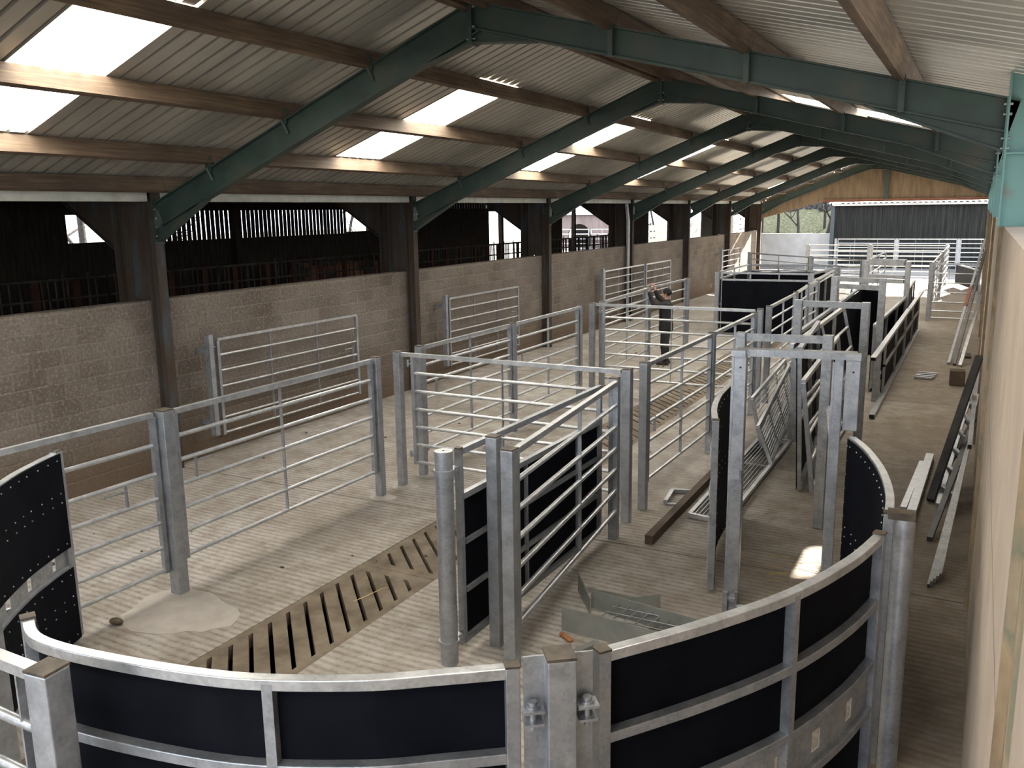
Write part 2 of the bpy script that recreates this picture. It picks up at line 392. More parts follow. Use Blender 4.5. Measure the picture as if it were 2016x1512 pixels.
# roof sheets with a box profile
PROF = []
y = YB
while y < YE:
    PROF += [(y, 0), (y + .138, 0), (y + .146, .06), (y + .18, .06), (y + .188, 0)]
    y += .2
PROF.append((YE, 0))
def roof_sheet(zf, x_hi, x_lo, holes, sgn):
    mb = MB(); prof = PROF
    bands = []                                  # x split at the hole edges
    xs = sorted({x_hi, x_lo, *[h[2] for h in holes], *[h[3] for h in holes]})
    for xa, xb in zip(xs, xs[1:]):
        run = []
        def flush(run):
            if len(run) < 2: return
            n = len(run)
            q = [(xa, yy, zf(xa) + h) for yy, h in run] + [(xb, yy, zf(xb) + h) for yy, h in run]
            mb.add(q, [(i, i + 1, n + i + 1, n + i) for i in range(n - 1)])
        for yy, h in prof:
            inh = any(h0 + .02 < yy < h1 - .02 and xa >= hx0 - 1e-6 and xb <= hx1 + 1e-6 for h0, h1, hx0, hx1 in holes)
            if inh: flush(run); run = []
            else: run.append((yy, h))
        flush(run)
    return mb
skyYL = [(-1.2, -.2), (4.97, 5.99), (11.04, 12.06), (17.04, 18.06), (23.5, 24.5), (29.6, 30.6), (35.8, 36.8), (42.0, 43.0)]
skyYR = [(-1.2, -.2), (3.9, 4.9), (15.9, 17.1), (22.3, 23.3), (28.5, 29.5), (34.7, 35.7), (40.9, 41.9)]  # one panel out of view is added to light the forcing pen
hL = [(a, b_, -8.93, -6.33) for a, b_ in skyYL]; hR = [(a, b_, -3.2, -.72) for a, b_ in skyYR]; hole = [(17.62, 18.4, .44, .64)]   # unseen gap added in the sheet, placed to throw one sun patch
struct('ceiling', roof_sheet(zL, -4.94, -10.42, hL, 1), M['roof'], 'profiled steel roof sheets of the left slope')
struct('ceiling_right', roof_sheet(zR, 1.15, -4.94, hR + hole, -1), M['roof'], 'profiled steel roof sheets of the right slope')  # unseen eaves overhang widened to keep low sun out of the side gap
n_w = 0
for holes, zf, side in ((hL, zL, 'left'), (hR, zR, 'right')):
    for k, (a, b_, xa, xb) in enumerate(holes):
        mb = MB(); prof = [(yy, h) for yy, h in PROF if a - .16 < yy < b_ + .16]
        n = len(prof); xa -= .08; xb += .08
        mb.add([(xa, yy, zf(xa) + h + .003) for yy, h in prof] + [(xb, yy, zf(xb) + h + .003) for yy, h in prof], [(i, i + 1, n + i + 1, n + i) for i in range(n - 1)])
        n_w += 1
        o = struct('window_%d' % n_w, mb, M['skylight'], 'glowing roof light panel in the %s slope, %s from the camera' % (side, words_n[k]))

# purlins, bay by bay
bays = ['nearest', 'second', 'third', 'fourth', 'fifth', 'sixth', 'farthest']
rowsL = [(-9.92, 'lowest'), (-8.99, 'second lowest'), (-7.67, 'third lowest'), (-6.36, 'fourth lowest'), (-5.06, 'topmost')]
rowsR = [(-4.74, 'topmost'), (-3.33, 'second highest'), (-2.0, 'third highest'), (-.68, 'lowest')]
for side, rows, zf, sl in (('left', rowsL, zL, .363), ('right', rowsR, zR, -.257)):
    for x, rn in rows:
        for k in range(7):
            y0, y1 = FY[k] + .004, FY[k + 1] - .004
            z = zf(x) - .012; a = math.atan(sl); h = .195
            c = Vector((x + math.sin(a) * h / 2, (y0 + y1) / 2, z - math.cos(a) * h / 2))
            mb = MB().bar((c.x, y0, c.z), (c.x, y1, c.z), .075, h, 0, up=(-math.sin(a), 0, math.cos(a)))
            o = mb.build('timber_purlin', M['wood'], origin=(c.x, y0, c.z))
            tag(o, '%s timber purlin of the %s roof slope in the %s bay from the camera' % (rn, side, bays[k]), 'purlin', 'timber purlins under the roof sheets')

# portal frames
def isec(mb, p0, p1, depth, fl_w, m=0, tw=.012, tf=.016):
    """I-beam from p0 to p1 in the x-z plane; p are points on the TOP flange; depth measured square to it"""
    p0 = Vector(p0); p1 = Vector(p1); d = (p1 - p0).normalized(); n_ = Vector((d.z, 0, -d.x))
    if n_.z > 0: n_ = -n_
    if abs(n_.z) < 1e-6: n_ = Vector((1, 0, 0))
    mb.bar(p0 + n_ * tf / 2, p1 + n_ * tf / 2, fl_w, tf, m, up=-n_)
    mb.bar(p0 + n_ * (depth - tf / 2), p1 + n_ * (depth - tf / 2), fl_w, tf, m, up=-n_)
    mb.bar(p0 + n_ * depth / 2, p1 + n_ * depth / 2, tw, depth, m, up=-n_)
def zrl(x): return 3.76 + .391 * (x + 10.1)
def zrr(x): return 5.78 - .263 * (x + 4.94)
frame_names = ['nearest the camera', 'second from the camera', 'third from the camera', 'fourth from the camera', 'fifth from the camera', 'sixth from the camera', 'seventh from the camera', 'at the far gable']
for k, Y in enumerate(FY):
    t = thing('portal_frame', 'green steel portal frame spanning the barn, ' + frame_names[k], 'steel frame', (-5, Y, 0), 'steel portal frames of the barn')
    mb = MB(); isec(mb, (-10.03, Y, zrl(-10.03)), (-4.945, Y, zrl(-4.945)), .33, .13); mb.build('rafter', M['green'], t)
    mb = MB(); isec(mb, (-4.935, Y, zrr(-4.935)), (.19, Y, zrr(.19)), .27, .13); mb.build('rafter', M['green'], t)
    # haunch at the left column: web wedge and its lower flange
    zb = zrl(-9.05) - .355
    mb = MB().xprism([(-10.03, zrl(-10.03) - .34), (-9.05, zb), (-10.03, 3.26)], Y - .009, Y + .009)
    mb.bar((-9.05, Y, zb), (-10.03, Y, 3.26), .13, .016); mb.build('haunch', M['green'], t)
    zb = zrr(-1.0) - .28
    mb = MB().xprism([(.09, zrr(.09) - .27), (-1.0, zb), (.09, 4.03)], Y - .009, Y + .009)
    mb.bar((-1.0, Y, zb), (.09, Y, 4.03), .13, .016); mb.build('haunch', M['green'], t)
    # apex stiffener and splice plates
    mb = MB().xprism([(-5.55, zrl(-5.55) - .34), (-4.94, 5.36), (-4.20, zrr(-4.20) - .26), (-4.94, 5.76)], Y - .009, Y + .009)
    mb.bar((-5.55, Y, zrl(-5.55) - .36), (-4.94, Y, 5.365), .13, .014); mb.bar((-4.94, Y, 5.365), (-4.2, Y, zrr(-4.2) - .28), .13, .014)
    mb.build('apex_haunch', M['green'], t)
    mb = MB().box(-4.96, -4.92, Y - .075, Y + .075, 5.34, 5.80)
    sp_l = mb.build('splice_plate', M['green'], t)
    if k < 4:
        for z in (5.4, 5.52, 5.72):
            for s_ in (-1, 1): MB().tube((-4.99, Y + s_ * .045, z), (-4.89, Y + s_ * .045, z), .014, 6).build('bolt', M['galv_dull'], sp_l)
    # left column
    mb = MB(); 
    for x in (-10.03, -10.215): mb.box(x - .008 if x < -10.1 else x - .016, x + .008 if x < -10.1 else x, Y - .075, Y + .075, 0, 3.93)
    mb.box(-10.215, -10.04, Y - .006, Y + .006, 0, 3.93); mb.build('column', M['rust'], t)
    ep = MB().box(-10.03, -10.014, Y - .08, Y + .08, 3.24, 3.8).build('end_plate', M['green'], t)
    for z in (3.34, 3.46, 3.58, 3.70) if k < 3 else ():
        for s_ in (-1, 1): MB().tube((-10.045, Y + s_ * .05, z), (-10.0, Y + s_ * .05, z), .014, 6).build('bolt', M['galv_dull'], ep)
    # right column: paint in its lit teal tone above the wall, splashed with dung below
    mb = MB()
    for z0, z1, m_ in ((0, 3.42, 1), (3.42, 4.66, 0)):
        mb.box(.10 + .04 * m_, .116 + .04 * m_, Y - .085, Y + .085, z0, z1, m_); mb.box(.384, .40, Y - .085, Y + .085, z0, z1, m_); mb.box(.116, .384, Y - .006, Y + .006, z0, z1, m_)
    mb.box(.116, .384, Y - .085, Y + .085, 4.0, 4.016); mb.build('column', [M['teal'], M['rustdirt']], t)
    ep = MB().box(.09, .10, Y - .075, Y + .075, 3.97, 4.46).build('end_plate', M['teal'], t)
    for z in (4.05, 4.13, 4.32, 4.40) if k < 4 else ():
        for s_ in (-1, 1): MB().tube((.07, Y + s_ * .05, z), (.135, Y + s_ * .05, z), .013, 6).build('bolt', M['galv_dull'], ep)
    # purlin cleats and knee struts
    for x, _ in rowsL[1:4]:
        MB().bar((x + .06, Y - .05, zrl(x) + .16), (x + .06, Y - .05, zrl(x) - .02), .008, .10).bar((x + .05, Y - .075, zrl(x) + .02), (x + .10, Y - .03, zrl(x) - .14), .025, .025).build('purlin_cleat', M['green'], t)
    for x, _ in rowsR[1:]:
        MB().bar((x - .02, Y - .07, zrr(x) + .17), (x - .02, Y - .07, zrr(x) - .28), .05, .05).build('purlin_cleat', M['green'], t)

# gutter over the block wall, one length per bay
for k in range(7):
    mb = MB(); y0, y1 = FY[k] + .09, FY[k + 1] - .09
    mb.box(-10.33, -10.30, y0, y1, 3.83, 3.94).box(-10.33, -10.12, y0, y1, 3.81, 3.83)
    mb.box(-10.12, -10.09, y0, y1, 3.81, 3.93).box(-10.34, -10.08, (y0 + y1) / 2 - .05, (y0 + y1) / 2 + .05, 3.805, 3.945)
    tag(mb.build('valley_gutter', M['gutter'], origin=(-10.2, y0, 3.85)), 'pale grey valley gutter length above the block wall in the %s bay' % bays[k], 'gutter', 'valley gutter lengths over the block wall')

o = MB().tube((-10.12, 26.95, 0), (-10.12, 26.95, 3.25), .055, 14).tube((-10.12, 26.95, 3.25), (-10.16, 26.9, 3.8), .055, 14).build('downpipe', M['galv_dull'], origin=(-10.12, 26.95, 0)); tag(o, 'grey rainwater downpipe on the block wall beside the fifth portal frame', 'pipe')
# far gable cladding
mb = MB(); x = -10.1
while x < .3:
    z0 = 3.93 if x > -7 else 3.93 + (x + 7) * .27
    z1 = (zL(x) if x < -4.94 else zR(x)) - .02
    mb.box(x, x + .075, YE + .04, YE + .055, z0, z1); mb.box(x + .075, x + .15, YE + .055, YE + .07, z0, z1)
    x += .15
struct('wall_far', mb, M['gable'], 'brown ribbed gable cladding above the far opening')
mb = MB(); isec(mb, (-7.1, YE, 3.95), (.3, YE, 3.95), .12, .1); 
struct('trim_2', mb, M['redbrick'], 'red brown rail under the gable cladding')
o = MB().box(-4.35, -4.15, YE - .14, YE, 3.93, 5.55).build('gable_stanchion', M['green'], origin=(-4.25, YE, 3.93)); tag(o, 'short green steel stanchion in the middle of the far gable', 'stanchion')

# ------------------------------------------------------------------ outside
struct('ground', MB().box(-140, 120, YE, 260, -.06, -.01).box(-140, XL - .3, -60, YE, -.06, -.01).box(.4, 120, -60, YE, -.06, -.01).box(XL-.3, .4, -60, YB, -.06, -.01), M['yard'], 'sunlit concrete yard outside')
# dark shed beyond the far opening
t = thing('dark_shed', 'long dark grey clad shed with pale roof edge beyond the far opening', 'building', (-3.5, 56.5, 0))
mb = MB(); x = -8.0
while x < 6: mb.box(x, x + .14, 56.5, 56.53, 0, 3.7).box(x + .14, x + .28, 56.53, 56.56, 0, 3.7); x += .28
mb.box(-8, 6, 56.56, 64, 0, 3.7); mb.build('cladding', M['shed'], t)
mb = MB(); x = -8.3; prof = []
while x < 6.3: prof += [(x, 0), (x + .1, 0), (x + .15, .05), (x + .25, .05)]; x += .3
n = len(prof)
for zz in (0, .02):
    mb.add([(px, 56.1, 3.78 + h + zz) for px, h in prof] + [(px, 60.5, 4.75 + h + zz) for px, h in prof], [(i, i + 1, n + i + 1, n + i) for i in range(n - 1)])
mb.build('roof', M['shedroof'], t)
MB().box(-8.1, 6.1, 56.3, 56.42, 3.66, 3.78).build('fascia', M['shedroof'], t)
MB().box(-8.2, -7.98, 56.4, 56.62, 0, 3.7).build('corner_post', M['greyfence'], t)
o = MB().box(-12.5, -8.35, 57.5, 57.7, 0, 2.0).build('yard_wall', M['palewall'], origin=(-10.4, 57.6, 0)); tag(o, 'pale low yard wall left of the dark shed', 'wall')
o = MB().box(-8.75, -8.35, 60.5, 61, 0, 6).build('white_pillar', M['shedroof'], origin=(-8.5, 60.7, 0)); tag(o, 'white upright building corner beside the dark shed', 'pillar')
# bank
mb = MB(); nx, ny = 40, 8; q = []
for i in range(nx + 1):
    for j in range(ny + 1):
        q.append((-20 + 26 * i / nx, 72 + 3 * j, (j / ny) ** .7 * 3.4 + random.uniform(-.25, .25) - .1))
mb.add(q, [(i * (ny + 1) + j, (i + 1) * (ny + 1) + j, (i + 1) * (ny + 1) + j + 1, i * (ny + 1) + j + 1) for i in range(nx) for j in range(ny)], 0, True)
struct('ground_bank', mb, M['leaf'], 'rough green bank beyond the yard')
q = []
for i in range(31):
    for j in range(6): q.append((-27 + 1.6 * i, 96 + 5 * j, 2.9 + 2.6 * j + random.uniform(-.5, .5)))
mb = MB().add(q, [(i * 6 + j, i * 6 + 6 + j, i * 6 + 7 + j, i * 6 + 1 + j) for i in range(30) for j in range(5)], 0, True)
struct('ground_wood', mb, simple('grey_winter_woodland', [(.35, (.012, .012, .011)), (.5, (.035, .033, .030)), (.65, (.075, .072, .068))], 1.4, 1, vscale=(2, 1, .35), detail=9, spec=0), 'grey wooded hillside beyond the yard')
def tree(x, y, z0, h, label, seed, r=.13, lean=0):
    rnd = random.Random(seed); mb = MB()
    def grow(p, d, L, r, lv):
        n = 3
        for i in range(n):
            q = p + d * (L / n); mb.tube(p, q, r, 6 if lv < 2 else 4, 0, r * .86, False); p = q; r *= .86
            d = (d + Vector((rnd.uniform(-.18, .18), rnd.uniform(-.18, .18), rnd.uniform(-.02, .12)))).normalized()
            if lv < 4:
                for _ in range(2 if lv else 1):
                    a = rnd.uniform(0, 2 * pi); s_ = Vector((math.cos(a), math.sin(a), rnd.uniform(.1, .8))).normalized()
                    grow(p, (d * .5 + s_).normalized(), L * rnd.uniform(.5, .68), r * .62, lv + 1 + (i == 0))
    grow(Vector((x, y, z0)), Vector((lean, 0, 1)).normalized(), h, r, 0)
    tag(mb.build('bare_tree', M['bark'], origin=(x, y, z0)), label, 'tree', 'bare winter trees outside')
tree(-13.2, 74, .2, 5.5, 'grey bare tree on the bank, left of three by the dark shed', 3)
tree(-11.4, 76, .6, 6, 'grey bare tree on the bank, middle one of three by the dark shed', 8, .16, .2)
tree(-10.0, 75, .5, 5, 'grey bare tree on the bank closest to the dark shed', 12, .12, -.25)
tree(-15.6, 78, .8, 6, 'grey bare tree farther back on the bank, middle of three', 60, .14)
tree(-12.4, 82, .8, 6.5, 'grey bare tree farther back on the bank, right of three', 61, .14)
tree(-17.4, 80, .8, 6, 'grey bare tree farther back on the bank, left of three', 62, .14)
# beyond the openings of the dark left-hand barn
tree(-27, 19.6, 0, 6.5, 'bare tree seen through the leftmost opening of the dark barn', 21, .16)
tree(-26, 21.3, 0, 5, 'thin bare tree right of the trunk in the leftmost dark barn opening', 22, .07)
tree(-24, 29.8, 0, 5, 'bare twiggy tree behind the slatted boards of the dark barn', 23, .08)
tree(-24, 70, 0, 6, 'bare pale tree seen in the second farthest dark barn opening', 31, .10)
tree(-23, 79, 0, 6, 'bare forked tree seen in the farthest dark barn opening', 33, .14, .3)
t = thing('board_fence', 'grey horizontal board fence outside the farthest dark barn openings', 'fence', (-22, 66, 0))
mb = MB()
for k in range(6): mb.box(-19.06, -19.0, 50, 84, .15 + .42 * k, .5 + .42 * k)
mb.build('boards', M['greyfence'], t)
for y in range(51, 85, 4): MB().box(-19.18, -19.06, y, y + .14, 0, 2.75).build('post', M['greyfence'], t)
t = thing('timber_outbuilding', 'pinkish boarded outbuilding with arched opening seen through the dark barn', 'building', (-36, 82, 0))
mb = MB(); A = [(-37.3, 0)]
for i in range(13):
    a = pi * i / 12; A.append((-36.05 - 1.25 * math.cos(a), 1.1 + 1.2 * math.sin(a)))
A.append((-34.8, 0)); A[0] = (-37.3, 0)
for (xa, za), (xb, zb) in zip(A[1:-1], A[2:-1]): mb.xprism([(xa, za), (xb, zb), (xb, 3.25), (xa, 3.25)], 82, 82.3)
mb.box(-40.5, -37.3, 82, 82.3, 0, 3.25).box(-34.8, -30.5, 82, 82.3, 0, 3.25)
mb.build('wall', M['pinkboards'], t)
MB().box(-41, -30, 81.6, 82, 3.2, 3.34).add([(-41, 81.6, 3.34), (-30, 81.6, 3.34), (-30, 88, 5.6), (-41, 88, 5.6)], [(0, 1, 2, 3)]).build('roof', M['shedroof'], t)
MB().box(-37.6, -34.5, 83.5, 83.6, 0, 2.9).build('arch_shade_sheet', M['void'], t)  # black sheet stands in for the shade inside the arch

# ------------------------------------------------------------------ dark barn to the left
AX = -15.0
mb = MB()
solid = [(YB, 10.57, 0, 4.6), (10.57, 12.6, 0, 3.14), (10.57, 12.6, 3.66, 4.6), (12.6, 18.82, 0, 3.10), (12.6, 18.82, 3.72, 4.6),
         (18.82, 19.7, 0, 3.14), (18.82, 19.7, 3.66, 4.6), (19.7, 26.45, 0, 3.72), (19.7, 26.45, 3.98, 4.6), (26.45, 30.2, 3.62, 4.6), (30.2, 32.43, 0, 4.6),
         (32.43, 38.6, 3.85, 4.6), (38.6, 42.85, 0, 4.6), (42.85, 47.6, 3.67, 4.6), (47.6, 49.2, 0, 4.6), (49.2, 52.6, 3.58, 4.6), (52.6, 60, 0, 4.6)]
for a, b_, z0, z1 in solid: mb.box(AX - .1, AX, a, b_, z0, z1)
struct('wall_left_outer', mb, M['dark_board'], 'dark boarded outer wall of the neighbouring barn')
y = 12.62; mb = MB()
while y < 18.8:
    mb.box(AX - .065, AX - .05, y, y + .106 + random.uniform(-.008, .008), 3.06, 3.76); y += .135
mb2 = MB(); y = 23.2
while y < 26.4: mb2.box(AX - .08, AX - .05, y, y + .12, 3.7, 4.0); y += .16
mb2.box(AX - .08, AX - .05, 19.7, 23.2, 3.7, 4.0)
struct('trim_3', mb, M['dark_board'], 'spaced vertical boards letting light through the dark barn wall')
struct('trim_4', mb2, M['dark_board'], 'short spaced boards high in the dark barn wall')
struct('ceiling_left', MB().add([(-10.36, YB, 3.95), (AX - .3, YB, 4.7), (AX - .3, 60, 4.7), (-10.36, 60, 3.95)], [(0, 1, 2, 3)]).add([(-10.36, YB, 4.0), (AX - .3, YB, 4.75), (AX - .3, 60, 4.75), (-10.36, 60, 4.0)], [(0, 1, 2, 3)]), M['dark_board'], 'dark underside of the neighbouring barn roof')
struct('floor_left', MB().box(AX - .1, XL - .22, YB, 46.6, -.1, 1.2), M['bedding'], 'strawed raised floor of the neighbouring barn')
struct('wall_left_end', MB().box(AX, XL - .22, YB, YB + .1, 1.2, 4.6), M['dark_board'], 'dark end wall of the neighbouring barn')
for k, Y in enumerate(FY):
    t = thing('side_barn_column', 'dark rusty steel column of the neighbouring barn beside the %s wall column' % (words_n[k] if k else 'nearest'), 'column', (-10.72, Y + .1, 1.2), 'columns of the neighbouring barn')
    mb = MB()
    for x in (-10.84, -10.62): mb.box(x - .01, x + .01, Y - .1, Y + .14, 1.2, 3.93)
    mb.box(-10.83, -10.63, Y + .01, Y + .03, 1.2, 3.93); mb.build('post', M['rust'], t)
    MB().box(-10.61, -10.225, Y + .0, Y + .06, 2.46, 3.92).build('spacer_plate', M['rust'], t)
    mb = MB().xprism([(-10.85, 3.1), (-10.85, 3.9), (-12.2, 4.15), (-12.2, 3.98)], Y + .012, Y + .028)
    mb.bar((-10.85, Y + .02, 3.1), (-12.2, Y + .02, 3.98), .12, .016); mb.build('knee_brace', M['rust'], t)
    mb = MB(); isec(mb, (-10.85, Y + .02, 3.96), (AX + .17, Y + .02, 4.60), .18, .1); mb.build('rafter', M['rust'], t)
    if k >= 1:
        t2 = MB().box(AX, AX + .14, Y - .07, Y + .07, 1.2, 4.55).build('outer_post', M['dark_board'], origin=(AX + .07, Y, 1.2))
        tag(t2, 'dark timber post on the outer wall behind the %s side barn column' % words_n[k], 'post', 'outer wall posts of the neighbouring barn')
# feed barrier, one length per bay
for k in range(0, 4):
    y0, y1 = FY[k] + .03, (FY[k + 1] - .03 if k < 3 else 28.25)
    t = thing('feed_barrier', 'diagonal tube cattle feed barrier behind the block wall in the %s bay' % bays[k], 'feed barrier', (-11.2, y0, 1.2), 'cattle feed barriers behind the block wall')
    MB().tube((-11.2, y0, 2.77), (-11.2, y1, 2.77), .022, 8).build('top_rail', M['barrier'], t)
    MB().tube((-11.2, y0, 2.50), (-11.2, y1, 2.50), .018, 8).build('middle_rail', M['barrier'], t)
    MB().tube((-11.2, y0, 1.75), (-11.2, y1, 1.75), .022, 8).build('bottom_rail', M['barrier'], t)
    y = y0 + .1; i = 0
    rnd = random.Random(50 + k)
    while y < y1 - .1:
        if i % 6 == 2:
            MB().box(-11.23, -11.19, y, y + .11, 1.2, 2.78).build('flat_upright', M['redpaint'], t); y += .2
        else:
            l_ = rnd.choice((0, 0, .05, -.05))
            MB().tube((-11.2, y, 1.3), (-11.2, y + l_, 2.84 if i % 4 == 0 else 2.77), .014, 6).build('upright', M['barrier'], t); y += rnd.uniform(.06, .13)
        i += 1

# ------------------------------------------------------------------ steel handling yard: posts
def post(x, y, label, s=.1, h=1.82, cap=True, a=0, mat='galv', group='square galvanised yard posts'):
    t = thing('gate_post', label, 'post', (x, y, 0), group)
    MB().cbox(x, y, 0, h, s, s, a).build('shaft', M[mat], t, bevel=.006)
    if cap: MB().cbox(x, y, h, h + .012, s * 1.02, s * 1.02, a).build('cap', M['cap'], t)
    return t
P_ = [(-6.65, 5.47, 'stout galvanised post with capped top between the two nearest left gates', .125),
      (-6.65, 8.74, 'galvanised post closing the long left gate, before the cross passage gap', .1),
      (-6.65, 9.23, 'galvanised post carrying the left end of the nearest cross gate', .1),
      (-6.66, 9.75, 'galvanised post just beyond the nearest cross gate on the left line', .1),
      (-6.66, 12.44, 'galvanised post midway along the left line between the two cross gates', .1),
      (-6.68, 15.2, 'galvanised post ending the left line before the farther cross gate', .1),
      (-6.64, 15.74, 'galvanised post carrying the left end of the farther cross gate', .1),
      (-6.6, 16.15, 'galvanised post just beyond the farther cross gate on the left', .1),
      (-6.82, 19.55, 'galvanised post the man in black is working at', .1),
      (-6.76, 22.4, 'lone galvanised post at the far end of the gate right of the man', .12),
      (-3.36, 5.93, 'dull galvanised post right of the round pivot post', .1),
      (-3.06, 5.64, 'galvanised post at the near end of the barred gate in the middle', .105),
      (-3.38, 8.64, 'galvanised post at the far end of the middle barred gate', .1),
      (-3.44, 9.2, 'galvanised double post at the right end of the nearest cross gate', .1),
      (-3.42, 9.71, 'galvanised post starting the middle line of rails beyond the cross gate', .1),
      (-3.38, 12.52, 'galvanised post midway along the middle line of rails, left of the race', .1),
      (-3.39, 15.28, 'galvanised post at the end of the second middle rail panel', .1),
      (-3.42, 15.85, 'galvanised post at the right end of the farther cross gate', .1),
      (-3.37, 16.36, 'galvanised post just beyond the right end of the farther cross gate', .1),
      (-3.44, 19.36, 'galvanised post on the middle line in front of the black pen', .1),
      (-3.54, 21.4, 'galvanised post on the middle line near the black pen corner', .09),
      (-3.52, 22.7, 'galvanised post on the middle line beyond the black pen corner post', .09)]
for x, y, l, s in P_: post(x, y, l, s)
# concrete footings
for x, y, r, l in ((-6.3, 5.15, .5, 'pale smooth concrete patch at the foot of the stout left post'), (-6.6, 8.7, .16, 'pale concrete patch under the post closing the long left gate'),
                   (-6.6, 9.2, .17, 'pale concrete patch under the left post of the nearest cross gate'), (-6.6, 9.75, .15, 'pale concrete patch under the post beyond the nearest cross gate')):
    rnd = random.Random(int(x * 100 + y * 10)); pl = []
    for k in range(26):
        a = 2 * pi * k / 26; rr = r * (1 + .12 * math.sin(3 * a + 1) + rnd.uniform(-.05, .05)); pl.append((x + rr * 1.15 * math.cos(a), y + rr * math.sin(a) * .85))
    mb = MB().prism(pl, -.01, .004)
    tag(mb.build('concrete_patch', M['newcrete'], origin=(x, y, 0)), l, 'concrete patch', 'concrete patches round posts')

# ------------------------------------------------------------------ gates
ZR = [1.79, 1.55, 1.31, 1.07, .83, .59, .35]
def gate(p0, p1, label, zs=ZR, ups=(.5,), top=(.05, .05), r=.021, stiles=(True, True), hinge=None, latch=None, group='barred galvanised gates', name='barred_gate', cat='gate', lean=0, stub=0):
    """barred gate from p0 to p1 (plan points); lean shifts the top sideways"""
    p0 = Vector(p0); p1 = Vector(p1); d = (p1 - p0).normalized(); nrm = Vector((-d.y, d.x)); L = (p1 - p0).length
    t = thing(name, label, cat, (p0.x, p0.y, 0), group)
    def at(u, z, o=0):
        q = p0 + d * (u * L) + nrm * (lean * z / 1.8 + o); return (q.x, q.y, z)
    zt, zb = zs[0], zs[-1]
    mb = MB().bar(at(-stub / L, zt), at(1, zt), top[0], top[1]); mb.build('top_rail', M['rail'], t)
    for z in zs[1:]: MB().tube(at(.0, z), at(1, z), r, 10).build('rail', M['rail'], t)
    for u, on in ((.0, stiles[0]), (1, stiles[1])):
        if on: MB().bar(at(u, zb - .03), at(u, zt - .02), .05, .05, up=(d.x, d.y, 0)).build('stile', M['galv'], t)
    for u in ups: MB().bar(at(u, zb), at(u, zt - .02), .012, .035, up=(nrm.x, nrm.y, 0)).build('upright', M['galv'], t)
    if hinge is not None:
        for z in (zt - .12, zb + .1):
            q = Vector(at(hinge, z)); e = Vector((d.x, d.y, 0)) * (-.10 if hinge < .5 else .10)
            MB().tube(q, q + e, .011, 6).tube(q + e * .8 - Vector((0, 0, .04)), q + e * .8 + Vector((0, 0, .05)), .016, 6).build('hinge', M['galv'], t)
    if latch is not None:
        u, z0, z1 = latch
        MB().bar(at(u, z0), at(u, z1), .012, .03, up=(nrm.x, nrm.y, 0)).build('latch_bar', M['galv'], t)
        MB().tube(at(u, z1 - .05), at(u + .22 / L * (1 if u < .9 else -1), z1 - .05), .01, 6).build('slide_bolt', M['galv'], t)
    return t
gate((-6.76, 1.9), (-6.70, 5.37), 'barred gate at the far left, partly hidden by the curved black panel', zs=[1.79, 1.50, 1.22, .98, .74, .49, .26], ups=(.55,), latch=(.9, .98, 1.2))
gate((-6.64, 5.57), (-6.65, 8.63), 'long barred gate right of the stout capped post on the left', ups=(.47,), hinge=1, latch=(.07, 1.07, 1.3))
gate((-6.66, 9.84), (-6.66, 12.35), 'barred gate on the left line just beyond the nearest cross gate', ups=(.5,), hinge=1, latch=(.12, 1.07, 1.3))
gate((-6.66, 12.53), (-6.67, 15.08), 'barred gate on the left line ending before the farther cross gate', ups=(.5,), hinge=1, latch=(.1, 1.07, 1.3))
gate((-6.62, 16.25), (-6.8, 19.45), 'barred gate left of the man, beyond the farther cross gate', ups=(.5,), latch=(.9, 1.07, 1.25))
gate((-6.82, 19.65), (-6.78, 22.3), 'barred gate right of the man ending at the lone post', ups=(.5,))
gate((-6.42, 9.24), (-3.52, 9.2), 'nearest cross gate spanning between the left and middle lines', ups=(.46,), hinge=0, stub=.18)
gate((-6.42, 15.8), (-3.5, 15.8), 'farther cross gate spanning in front of the man', ups=(.47,), hinge=0, stub=.18)
gate((-3.05, 5.72), (-3.33, 8.56), 'barred gate in the middle in front of the black sheeted gate', ups=(.56,), r=.024, hinge=1)
gate((-3.41, 9.81), (-3.38, 12.43), 'barred rail panel right of the nearest cross gate', ups=(.5,), hinge=1, latch=(.1, .9, 1.1))
gate((-3.38, 12.62), (-3.39, 15.19), 'barred rail panel on the middle line left of the race frames', ups=(.5,), hinge=1)
gate((-3.38, 16.46), (-3.43, 19.27), 'barred rail panel on the middle line before the black pen', ups=(.5,), hinge=1)
gate((-3.45, 19.46), (-3.54, 21.3), 'short barred rail panel passing in front of the black pen', ups=(.5,))
gate((-3.54, 21.5), (-3.52, 22.6), 'short barred rail panel at the black pen corner', ups=(.5,))
gate((-3.62, 22.8), (-3.74, 26.8), 'far barred rail panel along the right side of the black pen', ups=(.35, .7), zs=[1.79, 1.68])
# gates folded back against the block wall
def wall_gate(y0, y1, x, label, ups, postside=True, x1=None):
    t = gate((x, y0), (x if x1 is None else x1, y1), label, ups=ups, top=(.04, .04), r=.018, group='gates folded against the block wall', latch=(.96, 1.0, 1.25))
    if postside:
        MB().box(x - .05, x + .05, y0 - .2, y0 - .12, .35, 1.88).box(XL, x - .05, y0 - .18, y0 - .14, .5, .58).box(XL, x - .05, y0 - .18, y0 - .14, 1.6, 1.68).build('wall_plate', M['galv'], t)
        MB().tube((x - .03, y0 - .15, 1.68), (x, y0 + .02, 1.68), .014, 6).tube((x - .03, y0 - .15, .5), (x, y0 + .02, .5), .014, 6).build('hinge', M['galv'], t)
    else: pass
wall_gate(9.3, 12.62, -10.0, 'barred gate folded against the block wall, nearest of four', (.33, .67))
wall_gate(15.82, 19.0, -10.0, 'barred gate folded against the block wall, second of four', (.33, .67))
wall_gate(24.66, 28.15, -10.0, 'barred gate against the block wall behind the man, left half of a pair', (.33, .67))
